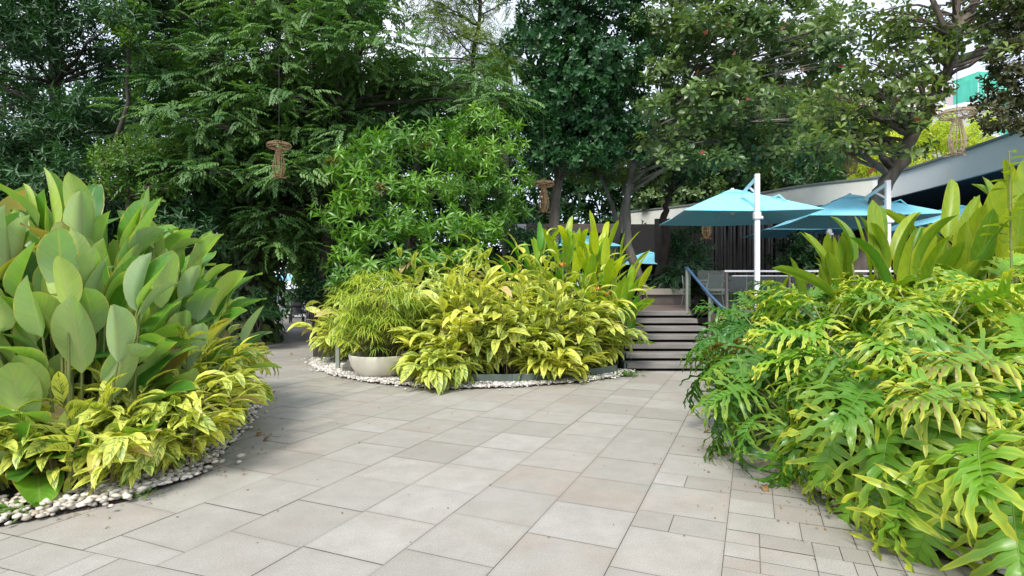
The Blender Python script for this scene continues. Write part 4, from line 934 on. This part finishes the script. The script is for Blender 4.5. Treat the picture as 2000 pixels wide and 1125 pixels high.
# papyrus in its bowl
def bowl():
    c = (-2.36, 10.15, .02); root = empty('bowl_planter', c); tag(root, 'wide cream bowl planter standing on white gravel', 'planter')
    b = Buf(); pr = [(0, .0), (.30, .0), (.38, .025), (.46, .10), (.52, .20), (.555, .31), (.565, .385), (.56, .40), (.54, .40), (.53, .385), (.515, .31), (.48, .30)]
    b.lathe(pr, sides=64); b.build('bowl', 'pot', root)
    b = Buf(); b.lathe([(0, .325), (.52, .32)], sides=40); b.build('soil', 'soil', root)
    root = empty('papyrus_plant', (c[0], c[1], .34)); tag(root, 'umbrella papyrus with fine drooping blades growing in the cream bowl', 'plant')
    r = np.random.default_rng(9); st = Buf(); b = Buf(); bl = leaf(1, .045, 4, 1, .25, .7, 1.2, 0)
    for k in range(210):
        az = r.random() * 6.28; o_ = np.array((cos(az), sin(az), 0)); ln = .85 * r.random() ** .7; h = r.uniform(.8, 1.6) * (1 - .25 * ln)
        if r.random() < .22: h *= .6; ln += .35
        p0 = o_ * r.uniform(0, .28); a = ln * np.linspace(.4, 1.25, 6)
        P = p0 + np.cumsum(np.vstack([np.zeros((1, 3)), (np.sin(a[1:, None]) * o_ + np.cos(a[1:, None]) * np.array((0, 0, 1))) * h / 5]), 0)
        st.tube(P, .0045, 4); n = r.integers(14, 22); aa = np.arange(n) * 2.4
        d = np.stack([np.cos(aa), np.sin(aa), r.uniform(-.15, .65, n)], -1) + o_ * .25
        b.inst(bl, frames(d, np.tile((0., 0, 1), (n, 1))), np.tile(P[-1], (n, 1)), r.uniform(.24, .4, n), np.clip(r.normal(.6, .25), 0, 1))
    for k in range(90):
        az = r.random() * 6.28; o_ = np.array((cos(az), sin(az), 0)); p0 = o_ * r.uniform(0.1, .34); st.tube([p0, p0 + o_ * .04 + (0, 0, r.uniform(.3, .7))], .005, 4)
    st.build('stems', 'stemdry', root); b.build('blades', 'papyrus', root)
bowl()
# edging of the island
def edging():
    pts = [(-1.15, 9.45), (-.6, 9.33), (0.0, 9.35), (.55, 9.5), (1.1, 9.78), (1.6, 10.1), (1.95, 10.5)]
    root = empty('bed_edging', (.4, 9.6, 0)); tag(root, 'grey green metal edging plates curving round the centre island', 'edging'); o = np.array((.4, 9.6, 0))
    for i in range(len(pts) - 1):
        a = np.array(pts[i]); c_ = np.array(pts[i + 1]); d = c_ - a; b = Buf(); b.box(np.array(((a[0] + c_[0]) / 2, (a[1] + c_[1]) / 2, .085)) - o, (np.linalg.norm(d) * .995, .03, .17), math.atan2(d[1], d[0])); b.build('plate', 'edging', root, smooth=False, bevel=.004)
    c = W(660, 700, 10.9); root = empty('garden_post', (c[0], c[1], 0)); tag(root, 'short grey square post standing left of the cream bowl', 'post')
    b = Buf(); b.box((0, 0, .25), (.075, .075, .5)); b.build('post', 'rail', root, smooth=False, bevel=.004)
    b = Buf(); b.box((0, 0, .51), (.11, .11, .02)); b.build('cap', 'greyf', root, smooth=False, bevel=.003)
edging()
def rock(loc, s, label):
    r = np.random.default_rng(int(abs(loc[0]) * 100)); bm = bmesh.new(); bmesh.ops.create_icosphere(bm, subdivisions=3, radius=1)
    for v in bm.verts:
        q = v.co; f = 1 + .15 * sin(q.x * 5 + loc[0]) * cos(q.y * 4) + .08 * sin(q.z * 9 + q.x * 3); v.co = (q.x * s[0] * f, q.y * s[1] * f, q.z * s[2] * f)
    me = bpy.data.meshes.new('rock'); bm.to_mesh(me); bm.free(); me.materials.append(M['rock']); o = bpy.data.objects.new('rock', me); COL.objects.link(o); o.location = loc; tag(o, label, 'rock')
rock((-3.0, 10.6, .09), (.2, .16, .15), 'dark rock between the gravel and the cream bowl')
rock((2.66, 3.55, .04), (.11, .09, .07), 'rough grey stone among the pebbles of the right bed')

# split leaf philodendrons
def phil_leaf(seed, n=9, bend=.9, Wd=.5):
    r = np.random.default_rng(seed); V = []; Q = []; U = []; K = 9
    def lobe(root, l, th, s, bh, curve):
        o = len(V); f = [1, .98, .74, .52, .80, .54, .74, .44, .46, .03]; ph = r.random() * 6
        dz0, dz1 = r.normal(0, .12), r.normal(0, .2)
        pos = np.array(((root[0][0] + root[1][0]) / 2, (root[0][1] + root[1][1]) / 2)); a = th; z = 0
        for k in range(K + 1):
            q = k / K
            if k: a -= curve / K; pos = pos + np.array((s * sin(a), cos(a))) * l / K
            pr = np.array((-s * cos(a), sin(a))) if s else np.array((1., 0)); h = bh * f[k] * (1 + (.26 * r.normal() if 1 < k < K else 0))
            zc = (.32 + dz0) * l * q - (.62 + dz1) * l * q * q
            for c in (-1, 0, 1):
                if k == 0: x, y = (root[0] if c == -1 else root[1] if c == 1 else pos)
                else: x, y = pos + pr * h * c
                zz = zc + (abs(c) * h * .30 if k else 0) + (c != 0) * (.026 * sin(k * 1.9 + ph + c * .8) if k > 1 else 0)
                V.append((x, y, zz)); U.append((q, (c + 1) / 2))
        for k in range(K):
            for c in range(2):
                i = o + k * 3 + c; Q.append((i, i + 1, i + 4, i + 3) if s >= 0 else (i + 1, i, i + 3, i + 4))
    for i in range(n):
        t0, t1 = i / n * .86, (i + 1) / n * .86; t = (t0 + t1) / 2
        th = 2.35 - 1.95 * t ** .55; l = Wd * (1.08 - .5 * t) * (.65 if i == 0 else 1)
        for s in (-1, 1): lobe(((0, t0), (0, t1)), l * r.uniform(.82, 1.12), th + r.normal(0, .11), s, .052, r.uniform(-.25, .5))
    lobe(((-.045, .83), (.045, .83)), .34, 0, 0, .07, 0)
    V = np.array(V); a = bend * V[:, 1]; b_ = bend
    P = np.stack([V[:, 0], np.sin(a) / b_ + V[:, 2] * np.sin(a), -(1 - np.cos(a)) / b_ + V[:, 2] * np.cos(a)], -1)
    # midrib as a raised thin ridge
    bb = Buf(); bb.add(P, Q, None, U)
    t = np.linspace(0, 1, 9); rp = np.stack([0 * t, np.sin(bend * t) / bend, -(1 - np.cos(bend * t)) / bend + .002], -1)
    o = bb.n; bb.tube(rp, np.linspace(.011, .003, 9), 4); bb.U[-1][:] = (.0, .5); bb.C[-1][:] = .5
    return bb.tmpl()
PH = [phil_leaf(s, 9 + s % 2, bd, wd) for s, (bd, wd) in enumerate([(.4, .8), (.7, .86), (1.1, .76), (.55, .74), (.9, .88), (.3, .7)])]
def philodendron(label, base, n, seed, L0, L1, tb=0, group=None, pet=.5, z0=0):
    r = np.random.default_rng(seed); root = empty('split_leaf_philodendron', (base[0], base[1], .01)); tag(root, label, 'plant', group); st = Buf(); b = Buf()
    c0 = np.array((0, 0, base[2])); tk = Buf(); tk.tube([(r.normal(0, .06), r.normal(0, .06), 0), (r.normal(0, .04), r.normal(0, .04), base[2] * .5), c0], [.05, .045, .05], 8); tk.build('trunk', 'bark', root)
    n = int(n * 1.2); L0 *= .98; L1 *= 1.02
    for k in range(n):
        az = k * 2.39996 + r.normal(0, .2); f = (k + .5) / n; el = 1.35 - 1.65 * f ** .85 + r.normal(0, .1)   # petiole elevation
        o_ = np.array((cos(az), sin(az), 0)); pl = pet * r.uniform(.8, 1.2) * (.75 + .4 * f); tt = np.linspace(0, 1, 5)
        a = el - .35 * tt; ds = np.cos(a)[:, None] * o_ + np.sin(a)[:, None] * np.array((0, 0, 1)); P = c0 - (0, 0, .25 * f * base[2]) + np.vstack([np.zeros((1, 3)), np.cumsum(ds[1:], 0) * pl / 4])
        if P[-1][2] < .12: P[:, 2] += .12 - P[-1][2] if base[2] > .1 else 0
        st.tube(P, np.linspace(.012, .008, 5), 5)
        be = el - .85 - .45 * f + r.normal(0, .22); be = max(be, -1.35); azb = az + r.normal(0, .3); ob = np.array((cos(azb), sin(azb), 0))
        d = np.cos(be) * ob + np.sin(be) * np.array((0, 0, 1)); nn = -np.sin(be) * ob + np.cos(be) * np.array((0, 0, 1)) + r.normal(0, .33, 3)
        q = 5 if f < .15 else r.integers(0, 5)
        b.inst(PH[q], frames(d[None], nn[None]), P[-1][None], r.uniform(L0, L1), np.clip(r.normal(.5 + tb, .22), 0, 1))
    st.build('stems', 'stem', root); b.build('foliage', 'phil', root)
G5 = 'split leaf philodendrons massed in the right bed'
for i, (x, y, z, n, L0, L1, tb_, sd, lb) in enumerate([
    (2.98, 3.3, .62, 26, .46, .6, .3, 521, 'yellow rimmed split leaf plant filling the bottom right corner'),
    (2.85, 4.0, .6, 26, .48, .66, .12, 502, 'yellow green split leaf plant drooping onto the small pavers'),
    (3.6, 3.85, .85, 26, .48, .66, .2, 503, 'bright lime split leaf plant at the right picture edge'),
    (2.5, 5.1, .42, 24, .38, .5, -.35, 504, 'dark green split leaf plant reaching furthest over the paving'),
    (3.0, 4.95, .85, 28, .4, .55, .0, 505, 'tangled mid green split leaf plant above the dark one'),
    (3.75, 4.9, 1.1, 28, .42, .55, .15, 506, 'lime split leaf plant in the upper right of the mass'),
    (2.75, 6.1, .72, 28, .38, .5, -.25, 507, 'green split leaf plant overlapping the lower steps'),
    (3.4, 6.1, 1.1, 28, .4, .52, 0, 508, 'split leaf plant in the middle of the mass below the paddle leaves'),
    (4.2, 5.9, 1.3, 28, .42, .55, .25, 509, 'bright split leaf plant under the tall paddle leaves'),
    (3.2, 7.3, .95, 26, .38, .5, -.3, 510, 'deep green split leaf plant in front of the balustrade'),
    (3.75, 7.4, 1.15, 26, .4, .5, -.15, 511, 'upright split leaf plant topped by a young curled leaf'),
    (4.7, 7.0, 1.35, 26, .42, .52, .15, 512, 'split leaf plant behind the bright one, right of the railing'),
    (5.4, 6.4, 1.45, 24, .42, .55, .3, 513, 'lime split leaf plant farthest right under the paddle leaves'),
    (3.85, 8.8, .95, 22, .38, .48, -.3, 514, 'shaded split leaf plant beside the foot of the steps'),
    (4.4, 8.6, 1.2, 22, .4, .5, -.2, 515, 'split leaf plant in front of the planter wall'),
    (4.6, 4.7, 1.25, 20, .42, .55, .35, 516, 'yellow green split leaf plant cut by the right picture edge')]):
    philodendron(lb, (x, y, z), n, sd, L0, L1, tb_, G5)

BAN = [leaf(1, w, 10, 4, .35, .5, bd, fo, .02, 11, s, tw) for s, (w, bd, fo, tw) in enumerate([(.23, .25, .4, .3), (.2, .5, .7, -.6), (.25, .15, .3, .6), (.19, .9, .9, 0)])]
G6 = 'tall paddle leaved bananas behind the philodendrons'
for i, (x, y, n, h0, h1, L0, L1, sd, lb, tb_) in enumerate([
    (4.35, 7.6, 18, .8, 1.6, .7, .95, 601, 'paddle leaf clump with a white streaked leaf, leftmost of its row', -.05),
    (4.85, 7.3, 26, 1.0, 1.8, .7, 1.0, 602, 'tall paddle leaf clump crossing the lower parasol', .1),
    (4.62, 6.95, 20, 1.35, 1.95, .7, .9, 606, 'upright paddle leaves hiding the second parasol mast', 0),
    (5.75, 7.2, 22, 1.0, 2.2, .65, 1.0, 603, 'tall paddle leaf clump in the middle of its row', .15),
    (6.45, 7.3, 26, 1.1, 2.4, .7, 1.05, 604, 'tallest paddle leaf clump at the right picture edge', .2),
    (4.1, 8.7, 8, .9, 1.4, .5, .7, 605, 'small curled paddle leaf clump near the first parasol mast', .15)]):
    paddle_plant(lb, (x, y, .01), n, h0, h1, L0, L1, BAN, 'banana', sd, 'banana_plant', 'plant', (0.0, .55), G6, tb_, petr=.018, spread=.3)
def spiral():
    c = W(1971, 300, 6.0); root = empty('spiral_ginger', (c[0], 6.0, 0)); tag(root, 'single tall stalk with stacked round leaves at the right edge', 'plant')
    b = Buf(); H = 3.05; b.tube([(0, 0, 0), (.03, 0, 1.5), (0, 0, H)], [.016, .013, .007], 6); b.build('stem', 'stem', root)
    b = Buf(); n = 14; z = np.linspace(2.0, H, n); az = np.arange(n) * 1.0; d = np.stack([np.cos(az), np.sin(az), np.full(n, .35)], -1)
    b.inst(leaf(1, .5, 5, 2, .5, .5, .6, .3), frames(d, np.tile((0., 0, 1), (n, 1))), np.stack([0 * z, 0 * z, z], -1), np.linspace(.3, .14, n), .5); b.build('leaves', 'banana', root)
spiral()

#@@THINGS
# ------------------------------------------------------------------ wicker lanterns
def lantern(px, py, Y, H, label, mat='wicker', top=6.0):
    c = W(px, py, Y); root = empty('wicker_lantern', (c[0], c[1], c[2])); tag(root, label, 'lantern', 'hanging wicker lanterns'); k = H
    b = Buf()
    for i in range(22):
        a = i * 2 * pi / 22; e = np.array((cos(a), sin(a), 0)); pr = [(.05, .0), (.20, .01), (.31, .05), (.34, .11), (.30, .17), (.18, .19), (.06, .18)]
        b.tube([e * r_ * k + np.array((0, 0, z * k)) for r_, z in pr], .006 * k, 4)
    for r_, z in ((.34, .11), (.31, .05), (.26, .18)):
        a = np.linspace(0, 2 * pi, 25); b.tube(np.stack([np.cos(a) * r_ * k, np.sin(a) * r_ * k, a * 0 + z * k], -1), .009 * k, 5)
    b.build('shade', mat, root)
    b = Buf()
    for i in range(20):
        a = i * 2 * pi / 20; tw = .25 * sin(i * 5.1)
        pr = [(.08, .02), (.09, -.08), (.12, -.22), (.165, -.42), (.165, -.58), (.12, -.72), (.07, -.80)]
        b.tube([np.array((cos(a + tw * j / 6), sin(a + tw * j / 6), 0)) * r_ * k + np.array((0, 0, z * k)) for j, (r_, z) in enumerate(pr)], .008 * k, 4)
    for r_, z in ((.09, -.05), (.10, -.12), (.165, -.5), (.10, -.76)):
        a = np.linspace(0, 2 * pi, 17); b.tube(np.stack([np.cos(a) * r_ * k, np.sin(a) * r_ * k, a * 0 + z * k], -1), .008 * k, 4)
    b.build('body', mat, root)
    b = Buf()
    for i in range(18):
        a = i * 2.4; e = np.array((cos(a), sin(a), 0)); b.tube([e * .05 * k + np.array((0, 0, -.78 * k)), e * .14 * k + np.array((0, 0, -.80 * k)), e * (.2 + .06 * sin(i)) * k + np.array((0, 0, (-.78 - .05 * sin(i * 3)) * k))], .005 * k, 4)
    b.build('fringe', mat, root)
    b = Buf(); b.tube([(0, 0, .15 * k), (0, 0, top - c[2])], .006, 5); b.build('cable', 'blackm', root)
lantern(545, 292, 11.5, .72, 'wicker lantern hanging in the trees above the shaded path', top=6.4)
lantern(1062, 366, 15.4, .85, 'wicker lantern beside the vine covered trunk', top=6.6)
lantern(1869, 232, 9.6, .78, 'pale wicker lantern hanging above the curved roof edge', 'wickpale', 6.2)
lantern(1380, 425, 15.9, .75, 'wicker lantern hanging under the first parasol edge, before the slats', top=4.6)
lantern(1663, 288, 13, .75, 'shadowed wicker lantern among the almond leaves above the middle parasol', top=6.2)

# ------------------------------------------------------------------ stroller and loungers far down the path
def stroller():
    c = W(580, 629, 26.0); root = empty('stroller', (c[0], 26, 0), R(15)); tag(root, 'small black hooded stroller parked on the shaded path', 'stroller')
    b = Buf(); n = 9
    th = np.linspace(0, 2.3, n); V = []; Q = []
    for i, t in enumerate(th):
        for j, x in enumerate(np.linspace(-.24, .24, 5)): V.append((x, -.30 * cos(t), .72 + .32 * sin(t) * (1 - .5 * (x / .24) ** 2 * .4)))
    for i in range(n - 1):
        for j in range(4): Q.append((i * 5 + j, i * 5 + j + 1, (i + 1) * 5 + j + 1, (i + 1) * 5 + j))
    b.add(V, Q); b.build('hood', 'blackm', root, thick=.02)
    b = Buf(); b.box((0, 0, .42), (.40, .40, .06)); b.box((0, .2, .66), (.40, .06, .46), rx=R(-15)); b.box((0, -.25, .25), (.38, .18, .04)); b.build('seat', 'greyf', root, smooth=False, bevel=.02)
    b = Buf()
    for s in (-1, 1): b.tube([(s * .24, -.38, .14), (s * .24, .1, .55), (s * .24, .5, .98)], .014, 6); b.tube([(s * .24, .32, .14), (s * .24, -.1, .6)], .014, 6)
    b.tube([(-.24, .5, .98), (.24, .5, .98)], .018, 6); b.build('frame', 'blackm', root)
    for s in (-1, 1):
        for y in (-.38, .32):
            a = np.linspace(0, 2 * pi, 17); w = Buf(); w.tube(np.stack([0 * a + s * .27, y + .12 * np.cos(a), .14 + .12 * np.sin(a)], -1), .022, 6); w.tube([(s * .24, y, .14), (s * .30, y, .14)], .03, 8, cap=True); w.build('wheel', 'blackm', root)
stroller()
for i, (px, Y, lb) in enumerate([(551, 46, 'leftmost of the pale loungers in the sun at the path end'), (564, 46.5, 'middle one of the pale loungers in the sun at the path end'), (577, 47, 'rightmost of the pale loungers in the sun at the path end')]):
    c = W(px, 600, Y); root = empty('sun_lounger', (c[0], Y, 0), R(160)); tag(root, lb, 'sun lounger', 'pale loungers at the path end')
    b = Buf(); b.box((0, 0, .34), (.55, 1.3, .06)); b.build('seat', 'lounge', root, smooth=False)
    b = Buf(); b.box((0, .85, .62), (.55, .7, .05), rx=R(52)); b.build('backrest', 'lounge', root, smooth=False)
    for sx in (-.24, .24):
        for sy in (-.55, .5): b = Buf(); b.box((sx, sy, .155), (.05, .05, .31)); b.build('leg', 'white', root, smooth=False)
# ------------------------------------------------------------------ fallen leaves
rr = random.Random(11)
LF = None
for i, (x, y, lb) in enumerate([(-2.55, 5.95, 'dry brown leaf on the paving tip of the left pebbles'), (-2.75, 6.15, 'dry brown leaf lying against the striped ginger at the left'), (-3.3, 4.25, 'reddish dry leaf on the left pebbles near the paving'),
        (-3.6, 8.6, 'dry leaf on the paving where the path narrows'), (-5.3, 13.6, 'dark dry leaf on the shaded path'), (-5.0, 15.0, 'farthest dark dry leaf on the shaded path'), (2.2, 6.2, 'dry curled leaf on the pavers under the dark split leaves'), (2.0, 4.5, 'dry brown leaf on the small pavers at the right')]):
    b = Buf(); V, Q, T, U = leaf(1, .45, 5, 2, .5, .6, .9, .5, .1, 8, i); b.add(V * .11, Q, T, U); o = b.build('fallen_leaf', 'dryleaf', thick=.002); o.location = (x, y, .03); o.rotation_euler = (0, 0, rr.random() * 6); tag(o, lb, 'leaf', 'dry leaves fallen on the ground')
def weeds(label, px, py, n, seed, s=.05, rad=.12):
    Y = 1760 / (py - 562.5); c = W(px, py, Y); r = np.random.default_rng(seed); b = Buf(); P = np.column_stack([r.normal(0, rad, n), r.normal(0, rad * .6, n), r.uniform(0.02, .05, n)])
    b.inst(leaf(1, .35, 3, 2, .5, .7, .8, .3), frames(np.column_stack([r.normal(0, 1, (n, 2)), r.uniform(.2, 1.2, n)]), np.tile((0., 0, 1), (n, 1))), P, s * r.uniform(.6, 1.4, n), r.random(n))
    o = b.build('weed_tuft', 'green'); o.location = (c[0], c[1], 0); tag(o, label, 'weed', 'small green weeds at the bed edges', 'stuff')
weeds('bright weed tuft at the left picture edge by the pebbles', 8, 1012, 120, 1, .07, .10)
weeds('thin weeds on the front pebbles of the left bed', 275, 972, 50, 2, .035, .08)
weeds('weeds at the gravel left of the cream bowl', 640, 705, 120, 3, .07, .22)
weeds('weed tuft at the foot of the steps', 1222, 735, 150, 4, .08, .12)
weeds('weeds on the gravel right of the island edging', 1160, 742, 80, 5, .05, .2)

# ------------------------------------------------------------------ leaf litter blown against the beds
def litter():
    r = np.random.default_rng(21); b = Buf(); lf = leaf(1, .4, 3, 2, .5, .6, .8, .5)
    edges = [((-2.65, 4.7), (-2.85, 5.7), .5), ((-2.85, 5.7), (-3.4, 7.4), .5), ((-3.4, 7.4), (-4.7, 9.8), .6), ((-3.3, 3.9), (-2.65, 4.7), .4), ((2.3, 3.5), (2.35, 4.6), -.8), ((2.35, 4.6), (2.6, 5.8), -.8), ((2.6, 5.8), (3.0, 7.5), -.6), ((-3.3, 10.2), (-1.1, 8.8), .2), ((-1.1, 8.8), (1.9, 9.9), .3)]
    P = []
    for k in range(420):
        (x0, y0), (x1, y1), w = edges[r.integers(0, len(edges))]; t = r.random(); dx, dy = y1 - y0, x0 - x1; q = math.hypot(dx, dy) or 1; o = abs(r.normal(0, .45)) * w
        P.append((x0 + (x1 - x0) * t + dx / q * o, y0 + (y1 - y0) * t + dy / q * o, .012))
    for k in range(70): P.append((r.uniform(-2.5, 2.2), r.uniform(3.2, 9.5), .006))
    P = np.array(P); n = len(P)
    b.inst(lf, frames(np.column_stack([r.normal(0, 1, (n, 2)), r.normal(0, .1, n)]), np.tile((0., 0, 1), (n, 1)) + r.normal(0, .3, (n, 3))), P, r.uniform(.01, .035, n), r.random(n))
    o = b.build('leaf_litter', 'dryleaf'); tag(o, 'specks of dry leaf litter scattered over the paving and gravel', 'leaf litter', kind='stuff')
litter()
